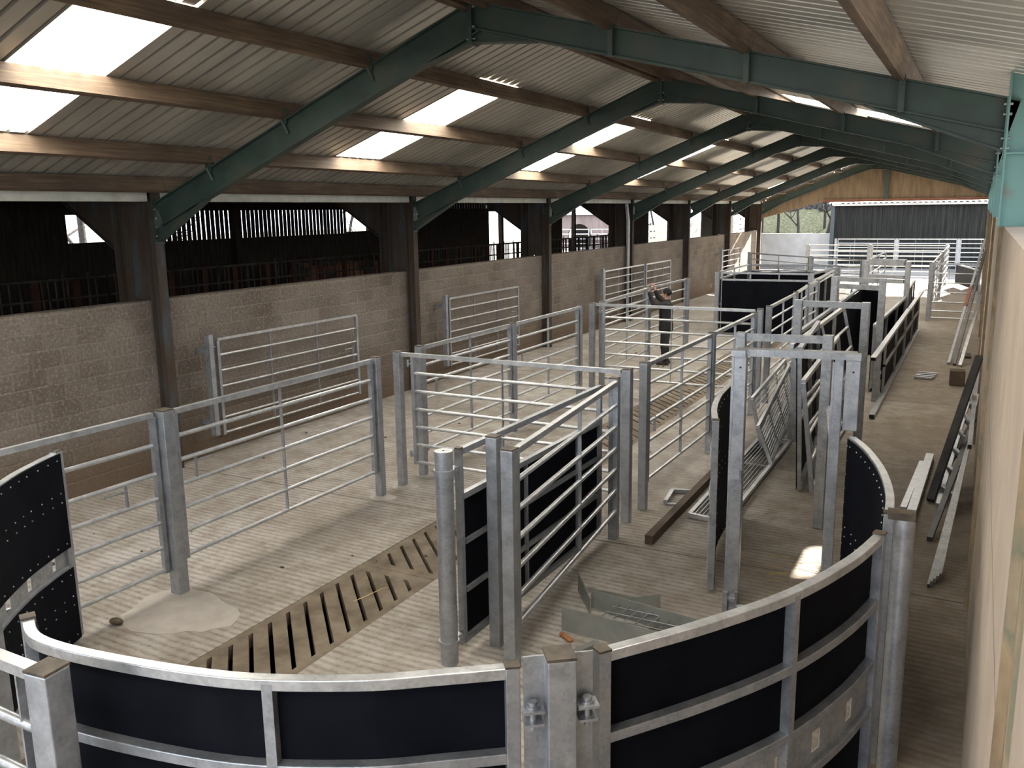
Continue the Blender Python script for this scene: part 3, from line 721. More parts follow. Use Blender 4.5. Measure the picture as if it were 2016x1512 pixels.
wall_gate(28.25, 30.85, -9.95, 'barred gate against the block wall behind the man, right half of a pair', (.33, .67), False)
wall_gate(38.3, 41.5, -10.0, 'small looking barred gate on the block wall nearest the sunlit end', (.33, .67))

# black sheeted gate on the round pivot post
t = thing('pivot_post', 'thick round galvanised pivot post with flat cap in the foreground', 'post', (-3.56, 5.49, 0))
MB().tube((-3.56, 5.49, 0), (-3.56, 5.49, 1.79), .072, 28).build('shaft', M['galv'], t)
for z0, z1 in ((1.58, 1.64), (.16, .205)): MB().tube((-3.56, 5.49, z0), (-3.56, 5.49, z1), .083, 28).bar((-3.56, 5.55, (z0 + z1) / 2), (-3.54, 5.64, (z0 + z1) / 2), .05, .04).build('collar', M['galv'], t)
MB().tube((-3.56, 5.49, 1.7901), (-3.56, 5.49, 1.7925), .009, 8).build('cap_hole', M['hole_shade'], t)
def sheeted_gate(p0, p1, label, z0=.12, zs=1.38, ztop=1.76, ups=(.4, .8), rows=3, off=.0):
    p0 = Vector(p0); p1 = Vector(p1); d = (p1 - p0).normalized(); nrm = Vector((-d.y, d.x)); L = (p1 - p0).length
    t = thing('sheeted_gate', label, 'gate', (p0.x, p0.y, 0))
    A = lambda u, z, o=0: ((p0 + d * (u * L) + nrm * o).x, (p0 + d * (u * L) + nrm * o).y, z)
    MB().bar(A(0, ztop - .025), A(1, ztop - .025), .05, .05).build('top_rail', M['galv'], t)
    MB().bar(A(0, zs - .02), A(1, zs - .02), .05, .05).build('sheet_rail', M['galv'], t)
    MB().bar(A(0, z0), A(1, z0), .05, .05).build('bottom_rail', M['galv'], t)
    for k in range(1, rows):
        z = z0 + (zs - z0) * k / rows; MB().bar(A(.02, z), A(.98, z), .03, .04).build('middle_rail', M['galv'], t)
    for u in (0, 1): MB().bar(A(u, z0 - .02), A(u, ztop), .05, .05, up=(d.x, d.y, 0)).build('stile', M['galv'], t)
    for u in ups: MB().bar(A(u, z0), A(u, zs - .03), .03, .03, up=(d.x, d.y, 0)).build('upright', M['galv'], t)
    MB().bar(A(.01, (z0 + zs) / 2, .02), A(.99, (z0 + zs) / 2, .02), .014, zs - z0 - .03).build('sheet', M['sheet'], t)
    MB().cbox(A(0, 0)[0], A(0, 0)[1], ztop, ztop + .012, .052, .052).build('cap', M['cap'], t)
    return t
sheeted_gate((-3.54, 5.68), (-3.5, 8.5), 'half height black sheeted gate hung on the round pivot post')

# ------------------------------------------------------------------ curved forcing pen
def curved_panel(pts, label, side=1, rails=(1.75, 1.36, .98, .68, .12), sheets=((1.70, 1.36), (1.31, .98), (.63, .12)), ratchet=True, mull=(), outer=True, rivets=False, zt=1.75, endpost=(True, True), capw=.06):
    """side=+1: framing lies to the LEFT of travel, the black sheet on the right face"""
    t = thing('curved_panel', label, 'curved panel', (pts[0][0], pts[0][1], 0), None)
    c = smooth_curve(pts, 7)
    w = .055
    for i, z in enumerate(rails):
        MB().sweep(c, 0, side * w, z - .05, z, 0, False).build('rail', M['rail' if i == 0 else 'galv'], t, bevel=.004)  # top rail takes the paler tone as painted light
    for z1, z0 in sheets:
        mb = MB().sweep(c, side * .052, side * .064, z0 - .03, z1 + .03)
        if rivets:
            rows = [z1 - .02, z0 + .02] + ([(z1 + z0) / 2 + .08, (z1 + z0) / 2] if z1 - z0 > .3 else [])
            for zi, z in enumerate(rows):
                acc = 0
                for a, b_ in zip(c, c[1:]):
                    a = Vector(a); b_ = Vector(b_); L = (b_ - a).length; acc += L
                    if acc > .12:
                        acc = 0; d = (b_ - a).normalized(); n_ = Vector((-d.y, d.x)) * side
                        for dz in ((0,) if zi < 2 else (0,)): mb.ball((b_.x + n_.x * .066, b_.y + n_.y * .066, z), .0075, 1, 5)
            for pe, pd in ((c[1], c[2]), (c[-2], c[-3])):
                d = (Vector(pd) - Vector(pe)).normalized(); n_ = Vector((-(Vector(c[1]) - Vector(c[0])).y, (Vector(c[1]) - Vector(c[0])).x)).normalized() * side
                z = z1 - .03
                while z > z0: mb.ball((pe[0] + n_.x * .066, pe[1] + n_.y * .066, z), .0075, 1, 5); z -= .12
        mb.build('sheet', [M['sheet'], M['galv']], t)
    if ratchet:
        # flat ratchet band with rectangular notches, standing in the gap between the sheets
        mb = MB(); zb, zt_ = .66, .94; acc = 0; hole = False
        for a, b_ in zip(c, c[1:]):
            L = (Vector(b_) - Vector(a)).length; acc += L; o = side * .03
            if acc > .34: acc = 0; hole = True
            else: hole = False
            if hole: mb.sweep([a, b_], o, o + .006, zb, .74); mb.sweep([a, b_], o, o + .006, .86, zt_)
            else: mb.sweep([a, b_], o, o + .006, zb, zt_)
        mb.build('ratchet_band', M['galv_dull'], t)
    def upright(p, q, wd=.05):
        d = (Vector(q) - Vector(p)).normalized(); n_ = Vector((-d.y, d.x)) * side * w / 2; a = math.atan2(d.y, d.x)
        return p[0] + n_.x, p[1] + n_.y, a
    for i, on in ((0, endpost[0]), (len(c) - 1, endpost[1])):
        if not on: continue
        x, y, a = upright(c[i], c[1]) if i == 0 else upright(c[-1], (2 * c[-1][0] - c[-2][0], 2 * c[-1][1] - c[-2][1]))
        MB().cbox(x, y, .05, zt, capw, .062, a).build('end_stile', M['galv'], t, bevel=.004)
        MB().cbox(x, y, zt, zt + .01, capw * 1.05, .066, a).build('cap', M['cap'], t)
    for u in mull:
        i = int(u * (len(c) - 1)); x, y, a = upright(c[i], c[min(i + 1, len(c) - 1)])
        MB().cbox(x, y, .1, zt - .02, .045, .056, a).build('upright', M['galv'], t)
    return t
arc1 = [(-3.86, 2.26), (-3.62, 2.155), (-3.2, 2.18), (-2.58, 2.31), (-2.09, 2.53), (-1.79, 2.735), (-1.57, 2.895)]
curved_panel(arc1, 'curved black panel in the foreground, left of the central hinge post', 1, mull=(.55,))
arc2 = [(-1.28, 3.19), (-.95, 3.66), (-.66, 4.17), (-.46, 4.72), (-.36, 5.17)]
curved_panel(arc2, 'curved black panel in the right foreground ending at the round post', 1, mull=(.5,))
arc3 = [(-.345, 5.57), (-.38, 6.01), (-.48, 6.55), (-.64, 7.08), (-.79, 7.42)]
curved_panel(arc3, 'curved black panel running from the round post to the first race frame', 1, rivets=True, ratchet=False, endpost=(True, False),
             rails=(1.75, 1.36, .98, .68, .12), sheets=((1.70, .12),))
arc4 = [(-2.05, 7.70), (-2.2, 8.2), (-2.31, 8.8), (-2.36, 9.45), (-2.36, 9.8)]
curved_panel(arc4, 'short curved black panel left of the first race frame', -1, rivets=True, ratchet=False, rails=(1.70, 1.3, .9, .5, .12), sheets=((1.66, .12),), zt=1.70, endpost=(True, False))
arc5 = [(-4.45, 2.30), (-4.95, 2.52), (-5.5, 2.87), (-5.98, 3.27), (-6.34, 3.73), (-6.54, 4.08), (-6.66, 4.34)]
curved_panel(arc5, 'tall curved black panel with bright rivets at the far left', -1, rivets=True, ratchet=True, rails=(1.70, 1.36, .92, .72, .08), sheets=((1.66, .90), (.66, .08)), zt=1.71, capw=.09)
# hinge posts
def hinge_post(x, y, a, label, s=.12):
    t = thing('hinge_post', label, 'post', (x, y, 0))
    MB().cbox(x, y, 0, 1.81, s, s, a).build('shaft', M['galv'], t, bevel=.006)
    MB().cbox(x, y, 1.81, 1.822, s * 1.02, s * 1.02, a).build('cap', M['cap'], t)
    return t
ang = math.atan2(.27, .36)
t = hinge_post(-1.40, 2.985, ang, 'square capped hinge post between the two foreground curved panels')
d = Vector((math.cos(ang), math.sin(ang), 0)); nn = Vector((-d.y, d.x, 0)); c0 = Vector((-1.40, 2.985, 0))
for s_ in (-1, 1):
    q = c0 + d * (s_ * .10) + nn * .03
    MB().cbox(q.x, q.y, .05, 1.80, .095, .01, ang).build('side_flange', M['galv'], t)
    for z in (1.58, .5):
        q2 = c0 + d * (s_ * .115) - nn * .01
        MB().cbox(q2.x, q2.y, z, z + .012, .09, .08, ang).cbox(q2.x, q2.y, z - .06, z - .048, .08, .07, ang).build('hinge_lug', M['galv'], t)
        MB().tube((q2.x, q2.y, z - .09), (q2.x, q2.y, z + .035), .014, 8).tube((q2.x, q2.y, z + .012), (q2.x, q2.y, z + .022), .028, 10).tube((q2.x, q2.y, z + .022), (q2.x, q2.y, z + .038), .02, 6).build('hinge_bolt', M['galv'], t)
t = thing('round_end_post', 'round galvanised post with square cap where the right curved panels meet', 'post', (-.27, 5.36, 0))
MB().tube((-.27, 5.36, 0), (-.27, 5.36, 1.80), .058, 24).build('shaft', M['galv'], t)
MB().cbox(-.29, 5.36, 1.80, 1.84, .15, .10, .1).build('cap', M['cap'], t)
hinge_post(-3.21, 1.955, .1, 'square capped galvanised post in the bottom left corner', .12)
hinge_post(-4.08, 2.2, .3, 'capped post at the left frame edge behind the bottom left gate', .12)
t = gate((-3.30, 1.99), (-5.6, 2.02), 'straight barred gate in the bottom left corner', zs=[1.74, 1.47, 1.22, .98, .74, .5, .26], ups=(.075, .5), top=(.06, .05), r=.024)
MB().cbox(-3.31, 1.985, 1.765, 1.776, .07, .06, 0).build('cap', M['cap'], t)

# ------------------------------------------------------------------ race frames
def race_frame(pl, pr, h, label, s=.1, beams=((0, .08),), hole=False, bw=.08):
    t = thing('race_arch', label, 'frame', (pl[0], pl[1], 0), 'tall frames over the cattle race')
    for p in (pl, pr): MB().cbox(p[0], p[1], 0, h, s, s, 0).build('post', M['galv_dull'], t, bevel=.006)
    d = (Vector(pr) - Vector(pl)).normalized()
    for dz, bh in beams:
        MB().bar((pl[0] + d.x * s / 2, pl[1] + d.y * s / 2 + .0, h - bh / 2 - .01 - dz), (pr[0] - d.x * s / 2, pr[1] - d.y * s / 2, h - bh / 2 - .01 - dz), bw, bh).build('crossbar', M['galv_dull'], t)
    return t
# nearest frame: two guide boxes and an angle-section beam with mitred brackets
t = thing('race_arch', 'nearest tall race frame with mitred top beam and holed posts', 'frame', (-1.3, 7.5, 0), 'tall frames over the cattle race')
MB().cbox(-1.755, 7.46, 0, 2.36, .105, .11, .1).build('post', M['galv'], t, bevel=.006)
MB().cbox(-1.825, 7.52, 0, 2.33, .04, .07, .1).build('guide_channel', M['galv'], t)
MB().cbox(-.86, 7.60, 1.76, 2.36, .115, .12, .1).build('slide_box', M['galv'], t, bevel=.006)
MB().cbox(-.985, 7.72, 0, 2.36, .075, .1, .1).build('post', M['galv'], t, bevel=.005)
MB().cbox(-1.03, 7.73, 0, 2.3, .022, .06, .1).build('guide_channel', M['galv'], t)
mb = MB().bar((-1.8, 7.50, 2.405), (-.84, 7.66, 2.405), .10, .012).bar((-1.8, 7.45, 2.38), (-.84, 7.61, 2.38), .012, .06)
mb.cbox(-1.765, 7.42, 2.36, 2.41, .12, .10, .1).cbox(-.86, 7.57, 2.36, 2.41, .12, .10, .1); mb.build('top_beam', M['galv'], t)
mb = MB()
for x, y in ((-1.745, 7.404), (-.85, 7.54)): mb.tube((x, y + .01, 2.26), (x + .0003, y - .004, 2.26), .009, 8)
mb.build('bolt_hole', M['hole_shade'], t)
MB().bar((-1.75, 7.36, .06), (-1.25, 7.46, .06), .06, .06).cbox(-1.80, 7.38, 0, .2, .04, .05, .1).build('foot_bar', M['galv'], t)
for z in (1.28, .14): MB().bar((-1.80, 7.38, z), (-1.71, 7.38, z), .03, .025).tube((-1.70, 7.37, z - .04), (-1.70, 7.37, z + .08), .012, 6).build('latch_lug', M['galv'], t)
race_frame((-2.33, 9.88), (-1.405, 9.98), 2.22, 'second race frame with plain flat crossbar, just behind the nearest', .11, ((.0, .085),), bw=.03)
t = MB
race_frame((-2.40, 13.78), (-1.43, 13.70), 2.22, 'third race frame, its crossbar seen over the leaning gates', .12, ((0, .09),), bw=.05)
race_frame((-2.42, 17.6), (-1.545, 17.3), 2.31, 'fourth race frame with a double crossbar', .12, ((0, .09), (.13, .09)), bw=.05)
race_frame((-2.6, 24.5), (-1.6, 24.3), 2.22, 'farthest race frame with bright white top box beam', .13, ((-.06, .16), (.34, .09), (.46, .09)), bw=.2)
# panel bracket between frames, low bars near the nearest right post
t = thing('restraint_bar', 'short galvanised tie bar bolted between the nearest and second race frames', 'bar', (-1.2, 8.8, 1.5))
MB().bar((-1.36, 9.93, 1.42), (-1.0, 7.8, 1.42), .05, .05).build('tie', M['galv_dull'], t)
MB().tube((-1.0, 7.8, 1.38), (-1.0, 7.8, 1.50), .014, 8).build('pin', M['galv'], t)

# sheeted race sides
def race_side(p0, p1, label, z0=.1, z1=1.68, n=3, railw=.06, lean=0, rails=True, name='race_side_panel', face=1):
    p0 = Vector(p0); p1 = Vector(p1); d = (p1 - p0).normalized(); nrm = Vector((-d.y, d.x)); L = (p1 - p0).length
    t = thing(name, label, 'panel', (p0.x, p0.y, 0))
    A = lambda u, z, o=0: (*(p0 + d * (u * L) + nrm * (o + lean * (z - z0) / (z1 - z0))), z)
    MB().bar(A(0, z1), A(1, z1), railw, .05).build('top_rail', M['galv'], t)
    if rails:
        MB().bar(A(0, z0), A(1, z0), railw, .05).build('bottom_rail', M['galv'], t)
        MB().bar(A(0, (z0 + z1) / 2), A(1, (z0 + z1) / 2), .04, .04).build('middle_rail', M['galv_dull'], t)
    for k in range(n + 1): MB().bar(A(k / n, z0), A(k / n, z1), .05, .05, up=(d.x, d.y, 0)).build('upright', M['galv_dull'], t)
    q = [A(.0, z0 - .02, face * .03), A(1, z0 - .02, face * .03), A(1, z1 - .03, face * .03), A(0, z1 - .03, face * .03)]
    q2 = [A(.0, z0 - .02, face * .042), A(1, z0 - .02, face * .042), A(1, z1 - .03, face * .042), A(0, z1 - .03, face * .042)]
    MB().add(q + q2, [(0, 1, 2, 3), (7, 6, 5, 4), (0, 1, 5, 4), (1, 2, 6, 5), (2, 3, 7, 6), (3, 0, 4, 7)]).build('sheet', M['sheet'], t)
    return t
race_side((-2.42, 13.9), (-2.5, 22.6), 'long black sheeted left side of the race beyond the third frame', .08, 1.68, 3, face=-1)
race_side((-2.5, 22.64), (-2.0, 22.72), 'black end sheet facing the camera across the race', .05, 1.66, 1, face=-1)
race_side((-1.72, 18.2), (-1.6, 24.2), 'black sheeted right side of the race between the fourth and farthest frames', .1, 1.32, 3)
race_side((-1.6, 24.4), (-1.66, 28.2), 'black sheeted right side of the race beyond the farthest frame', .1, 1.45, 2)
# leaning loose gates inside the race
gate((-1.72, 11.9), (-1.74, 17.0), 'heavy barred gate leaning left inside the race before its black side', zs=[1.78, 1.42, 1.06, .7, .34, .06], ups=(.5,), lean=.42, name='leaning_gate', group=None, top=(.06, .06), r=.026)
race_side((-1.83, 11.2), (-2.05, 14.0), 'narrow gate standing edge on in the race opening', .05, 1.86, 2, lean=.08, face=1, name='leaning_gate')
gate((-1.50, 10.3), (-1.66, 14.2), 'barred gate leaning beside the right post of the second race frame', zs=[1.62, 1.3, .98, .66, .34], ups=(.5,), lean=.22, name='leaning_gate', group=None)

# long sheeted walkway side with projecting rails on the right of the race
def walkway(y0, y1, yp, label, e0=0):
    t = thing('walkway_panel', label, 'panel', (-1.48, y0, 0))
    MB().bar((-1.40, y0, 1.18), (-1.41, y1, 1.18), .085, .06).build('top_rail', M['galv'], t)
    MB().bar((-1.44, y0 + .8 * e0, .06), (-1.45, y1, .06), .085, .06).build('bottom_rail', M['galv'], t)
    if e0: MB().box(-1.435, -1.365, y0 - .012, y0, 1.155, 1.205).build('open_end', M['hole_shade'], t); MB().box(-1.48, -1.40, y0 + .79, y0 + .799, .035, .085).build('open_end', M['hole_shade'], t)
    n = max(2, int((y1 - yp) / 2.2))
    for k in range(n + 1):
        y = yp + (y1 - yp - .05) * k / n; MB().box(-1.48, -1.44, y, y + .07, 0, 1.15).build('upright', M['galv_dull'], t)
    MB().box(-1.495, -1.482, yp, y1, .1, 1.12).build('sheet', M['sheet'], t)
    MB().bar((-1.46, yp, .62), (-1.46, y1, .62), .04, .05).build('middle_rail', M['galv_dull'], t)
walkway(14.95, 22.6, 17.7, 'near length of low black panel with projecting rails along the right alley', 1)
walkway(22.64, 27.6, 22.66, 'far length of low black panel with rails along the right alley', 0)

# ------------------------------------------------------------------ black pen
def pen_panel(p0, p1, label, z0, z1, n, face, open_top=True):
    t = race_side(p0, p1, label, z0, z1, n, .05, face=face, name='black_pen_panel')
    p0 = Vector(p0); p1 = Vector(p1)
    if open_top:
        MB().bar((p0.x, p0.y, 1.79), (p1.x, p1.y, 1.79), .05, .05).build('upper_rail', M['galv'], t)
        for k in range(n + 1):
            q = p0 + (p1 - p0) * (k / n); MB().bar((q.x, q.y, z1), (q.x, q.y, 1.79), .05, .03).build('stub_upright', M['galv'], t)
    return t
pen_panel((-6.5, 25.0), (-4.15, 25.15), 'large black sheet of the pen facing the camera', .1, 1.6, 3, -1)
pen_panel((-6.66, 25.2), (-6.68, 28.9), 'left black side of the far pen', .1, 1.6, 2, 1)
pen_panel((-6.6, 29.05), (-4.0, 29.05), 'rear black side of the far pen', .1, 1.6, 3, -1)
pen_panel((-4.05, 25.3), (-3.8, 28.1), 'right black side of the far pen', .1, 1.62, 2, 1)
for x, y, l in ((-6.65, 25.0, 'galvanised corner post at the left front of the black pen'), (-6.67, 29.05, 'galvanised corner post at the left rear of the black pen'),
                (-4.08, 25.2, 'galvanised corner post at the right front of the black pen'), (-3.8, 28.25, 'galvanised corner post at the right rear of the black pen')):
    post(x, y, l, .12)

# ------------------------------------------------------------------ far holding pens in the sunlit end
gate((-1.28, 30.6), (.02, 30.6), 'barred gate closing the right alley between post and beige wall', ups=(.35,), zs=[1.8, 1.5, 1.2, .9, .6, .32, .1])
post(-1.34, 30.6, 'galvanised post left of the gate across the right alley', .13)
gate((-1.33, 30.75), (-1.33, 37.4), 'long barred side gate running away from the alley post', ups=(.3, .6))
post(-1.33, 37.55, 'galvanised post at the far end of the alley side gate', .13)
gate((-1.33, 37.7), (-1.3, 44.6), 'farther barred side gate along the alley towards the sunlit yard', ups=(.3, .6))
gate((-7.4, 44.8), (-4.75, 44.8), 'sunlit cross gate at the far end, left one', ups=(.3, .7), r=.024)
gate((-4.55, 44.8), (-1.45, 44.8), 'sunlit cross gate at the far end, right one', ups=(.3, .7), r=.024)
for x, y, l in ((-7.5, 44.8, 'far post left of the sunlit cross gates'), (-4.65, 44.8, 'far post between the two sunlit cross gates'), (-1.38, 44.8, 'far post right of the sunlit cross gates')): post(x, y, l, .14)
gate((-7.3, 53.5), (-4.3, 53.5), 'barred hurdle in the yard before the dark shed, left one', ups=(.3, .7), r=.026)
gate((-4.1, 53.5), (-1.2, 53.5), 'barred hurdle in the yard before the dark shed, middle one', ups=(.3, .7), r=.026)
gate((-1.0, 53.5), (2.2, 53.5), 'barred hurdle in the yard before the dark shed, right one', ups=(.3, .7), r=.026)
for x, y, l in ((-7.42, 53.5, 'yard post at the left end of the hurdles before the dark shed'), (-4.2, 53.5, 'yard post between the left and middle hurdles'), (-1.1, 53.5, 'yard post between the middle and right hurdles')): post(x, y, l, .14)
gate((-8.3, 36.4), (-5.6, 33.8), 'slanting far gate beyond the black pen', ups=(.5,))
gate((-5.45, 33.7), (-3.6, 32.2), 'shorter slanting far gate right of the first slanting one', ups=(.5,))
post(-5.52, 33.75, 'far post between the two slanting gates', .12); post(-3.5, 32.1, 'far post at the right end of the slanting gates', .12); post(-8.4, 36.45, 'far post at the left end of the slanting gates', .12)
gate((-3.4, 32.15), (-3.4, 38.5), 'long far gate running towards the sunlit end beyond the race', ups=(.3, .6))
race_side((.02, 40.0), (-.9, 44.0), 'pale slanting stack of boards near the far right wall', .2, 1.0, 1, name='far_board_stack')

gate((-27.9, 60), (-25.6, 60), 'pale yard hurdle seen through the dark barn opening, left one of two', zs=[2.25, 1.9, 1.55, 1.2, .85, .5], ups=(.5,), r=.04)
gate((-25.4, 60), (-23.7, 60), 'pale yard hurdle seen through the dark barn opening, right one of two', zs=[2.25, 1.9, 1.55, 1.2, .85, .5], ups=(.5,), r=.04)
# ------------------------------------------------------------------ loose grids, beams and steel on the floor
def grid(corners, label, nb, ncross=(.33, .67), frame=(.05, .05)):
    """rectangular bar grid; corners a,b,c,d (a->b long side)"""
    a, b_, c, d = [Vector(p) for p in corners]
    t = thing('bar_grid', label, 'grid', tuple(a))
    nrm = (b_ - a).cross(d - a).normalized()
    for p, q in ((a, b_), (b_, c), (c, d), (d, a)): MB().bar(p, q, frame[0], frame[1], up=nrm).build('frame_side', M['rail'], t)
    for k in range(1, nb):
        u = k / nb; MB().bar(a.lerp(d, u), b_.lerp(c, u), .012, .02, up=nrm).build('bar', M['galv_dull'], t)
    for u in ncross: MB().bar(a.lerp(b_, u), d.lerp(c, u), .04, .02, up=nrm).build('cross_member', M['galv_dull'], t)
    return t
grid([(-2.80, 9.62, .05), (-2.84, 13.5, .05), (-2.38, 13.5, .05), (-2.36, 9.55, .05)], 'long bar grid lying flat on the floor in the race entrance', 9, (.3, .62, .97))
grid([(-2.55, 12.0, .60), (-2.95, 16.3, .75), (-2.84, 16.4, .08), (-2.37, 12.1, .06)], 'bar grid tilted up on its long edge beyond the flat grid', 11, (.25, .5, .75, .98))
grid([(-2.85, 12.9, .80), (-3.05, 16.4, .82), (-2.98, 16.6, .05), (-2.7, 13.0, .05)], 'second tilted bar grid behind the first against the rails', 9, (.33, .67))
o = MB().bar((-2.96, 8.62, .06), (-2.98, 11.6, .06), .09, .10).build('dark_beam', M['wood_dark'], origin=(-2.96, 8.6, 0)); tag(o, 'dark brown beam lying on the floor beside the flat bar grid', 'beam')
mb = MB().bar((-3.22, 9.99, .03), (-3.28, 10.47, .03), .05, .05).bar((-3.28, 10.47, .03), (-2.97, 10.55, .03), .05, .05).bar((-3.22, 9.99, .012), (-2.98, 10.05, .012), .05, .015)
tag(mb.build('steel_bracket', M['galv'], origin=(-3.2, 10.2, 0)), 'small U shaped galvanised bracket lying left of the dark beam', 'bracket')
# folded steel plates and mesh in the forcing pen
def plate(p0, p1, h, label, th=.012, lean=(0, 0), taper=None, group='loose steel plates in the forcing pen'):
    a = Vector(p0); b_ = Vector(p1); d = (b_ - a).normalized(); n_ = Vector((-d.y, d.x, 0)) * th; l_ = Vector((lean[0], lean[1], 0))
    h2 = h if taper is None else taper
    q = [a, b_, b_ + l_ + Vector((0, 0, h2)), a + l_ + Vector((0, 0, h))]; q += [p + n_ for p in q]
    o = MB().add(q, [(0, 1, 2, 3), (7, 6, 5, 4), (0, 1, 5, 4), (1, 2, 6, 5), (2, 3, 7, 6), (3, 0, 4, 7)]).build('steel_plate', M['plate'], origin=tuple(a)); tag(o, label, 'steel plate', group); return o
t = thing('feed_trough_frame', 'grey folded steel frame with wire mesh lying in the forcing pen', 'steel frame', (-2.5, 6.6, 0))
def pl_(p0, p1, z0a, z0b, h0, h1, nm='side_plate', th=.01):
    a = Vector((*p0, z0a)); b_ = Vector((*p1, z0b)); d = (b_ - a).normalized(); n_ = Vector((-d.y, d.x, 0)) * th
    q = [a, b_, b_ + Vector((0, 0, h1)), a + Vector((0, 0, h0))]; q += [p + n_ for p in q]
    return MB().add(q, [(0, 1, 2, 3), (7, 6, 5, 4), (0, 1, 5, 4), (1, 2, 6, 5), (2, 3, 7, 6), (3, 0, 4, 7)]).build(nm, M['plate'], t)
pl_((-2.98, 6.40), (-1.75, 6.35), 0, 0, .22, .2)
pl_((-2.92, 6.92), (-1.80, 6.72), 0, 0, .18, .2)
pl_((-3.16, 7.16), (-2.88, 6.80), .02, 0, .20, .15, 'end_plate')
pl_((-3.12, 7.2), (-2.62, 7.22), .02, .02, .03, .03, 'rear_strip')
pl_((-2.86, 6.96), (-2.35, 7.2), 0, .0, .05, .14, 'return_plate')
mb = MB()
for k in range(9):
    x = -2.78 + .105 * k
    mb.tube((x, 6.42, .05), (x + .16, 6.86, .13), .005, 5)
for k in range(5):
    y = 6.44 + .09 * k; s_ = (y - 6.42) / .44
    mb.tube((-2.8 + .16 * s_, y, .055 + .08 * s_), (-1.9 + .16 * s_, y, .055 + .08 * s_), .005, 5)
mb.build('wire_mesh', M['galv'], t)
mb = MB().bar((-2.80, 5.72, .04), (-2.58, 6.22, .05), .06, .05).bar((-2.58, 6.22, .05), (-2.32, 5.86, .04), .05, .06)
tag(mb.build('angle_iron', M['plate'], origin=(-2.6, 6, 0)), 'V shaped angle iron on the floor in front of the mesh frame', 'angle iron')
rnd = random.Random(4); mb = MB()
for k in range(14): mb.ball((-2.45 + rnd.uniform(-.35, .55), 6.62 + rnd.uniform(-.1, .14), .012), rnd.uniform(.03, .07), 0, 7, (1.5, .9, .45))
tag(mb.build('soil_heap', M['soil'], origin=(-2.4, 6.6, 0)), 'brown spilt soil inside the mesh frame on the floor', 'soil', kind='stuff')
mb = MB()
for k in range(5): mb.ball((-2.62 + rnd.uniform(-.1, .1), 6.62 + rnd.uniform(-.06, .06), .06), .035, 0, 6, (1.6, .7, .8))
tag(mb.build('plastic_film', M['film'], origin=(-2.6, 6.6, 0)), 'scrap of pale crumpled plastic film on the wire mesh', 'plastic film')
mb = MB()
for k in range(4): mb.ball((-2.92 + .03 * k, 6.30 - .02 * k, .02), .03, 0, 6, (1.2, .8, .7))
tag(mb.build('rusty_scrap', M['orange'], origin=(-2.9, 6.3, 0)), 'small orange rusty scrap beside the grey steel plate', 'scrap')
# straw wisp on the slats
mb = MB().path([(-4.98, 6.03, .006), (-4.9, 6.2, .03), (-4.86, 6.34, .04), (-4.85, 6.42, .02)], .004, 5)
tag(mb.build('straw_stem', M['straw'], origin=(-4.9, 6.2, 0)), 'single yellow straw stem lying over the slotted slab', 'straw')
o = MB().ball((-6.62, 4.72, .03), .06, 0, 8, (1.3, .8, .5)).build('dung_clod', M['soil'], origin=(-6.62, 4.72, 0)); tag(o, 'dark clod on the floor at the foot of the left curved panel', 'dung')
mb = MB()
for k in range(46):
    x, y = rnd.uniform(-1.2, -.1), rnd.uniform(8.5, 30) ; a = rnd.uniform(0, pi); L = rnd.uniform(.05, .16)
    mb.tube((x, y, .006), (x + L * math.cos(a), y + L * math.sin(a), .01), .003, 4)
for k in range(60):
    x, y = rnd.uniform(-9.8, -3.6), rnd.uniform(4, 26); mb.ball((x, y, .008), rnd.uniform(.012, .03), 1, 5, (1.4, .8, .5))
for k in range(14):
    x, y = rnd.uniform(-2.2, -1.3), rnd.uniform(8.2, 8.9); a = rnd.uniform(-.3, .5); mb.tube((x, y, .006), (x + .2 * math.cos(a), y + .2 * math.sin(a), .012), .003, 4)
tag(mb.build('floor_litter', [M['straw'], M['soil']]), 'scattered straw bits and dung crumbs on the concrete floor', 'litter', kind='stuff')

# lengths of steel leaning on and lying by the right-hand wall
def box_bar(p0, p1, w, h, label, mat='galv', end=True, name='steel_tube', grp='loose steel lengths by the beige wall', up=(0, 0, 1)):
    t = thing(name, label, 'steel tube', tuple(p0), grp)
    MB().bar(p0, p1, w, h, up=up).build('tube', M[mat], t)
    if end:
        d = (Vector(p1) - Vector(p0)).normalized(); MB().bar(Vector(p0) - d * .004, Vector(p0), w * .82, h * .82, up=up).build('open_end', M['hole_shade'], t)
    return t
box_bar((-.50, 9.95, .05), (-.42, 13.5, .05), .10, .09, 'wide pale box tube lying on the alley floor, nearest to the camera')
box_bar((-.58, 10.9, .045), (-.50, 13.1, .045), .07, .07, 'narrow pale box tube lying left against the wide one', end=False)
box_bar((-.31, 11.45, .03), (.09, 13.1, 1.60), .09, .07, 'long dark leaning beam propped against the beige wall', 'darksteel', name='leaning_beam')
box_bar((-.26, 12.1, .03), (.10, 13.0, .78), .05, .05, 'thin dark bar leaning beside the long dark beam', 'darksteel', False, 'leaning_bar')
for k in range(5):
    box_bar((-.195 + .03 * k * .8, 8.72 + .05 * k, .03 + .012 * k), (.03 + .012 * k, 11.7 + .1 * k, .66 + .02 * k), .019, .05,
            '%s of five grey strips in the leaning bundle nearest the camera' % ('leftmost', 'second from the left', 'middle', 'second from the right', 'rightmost')[k], 'galv_dull', k == 0, 'leaning_strip', 'bundle of leaning steel strips')
box_bar((-.25, 10.05, .03), (.06, 12.5, .7), .06, .05, 'dark strip leaning just behind the bundle of grey strips', 'darksteel', False, 'leaning_bar')
box_bar((.06, 11.2, .82), (.09, 13.9, 1.35), .05, .06, 'pale tube standing close along the beige wall above the bundle', 'galv', True, 'leaning_tube')
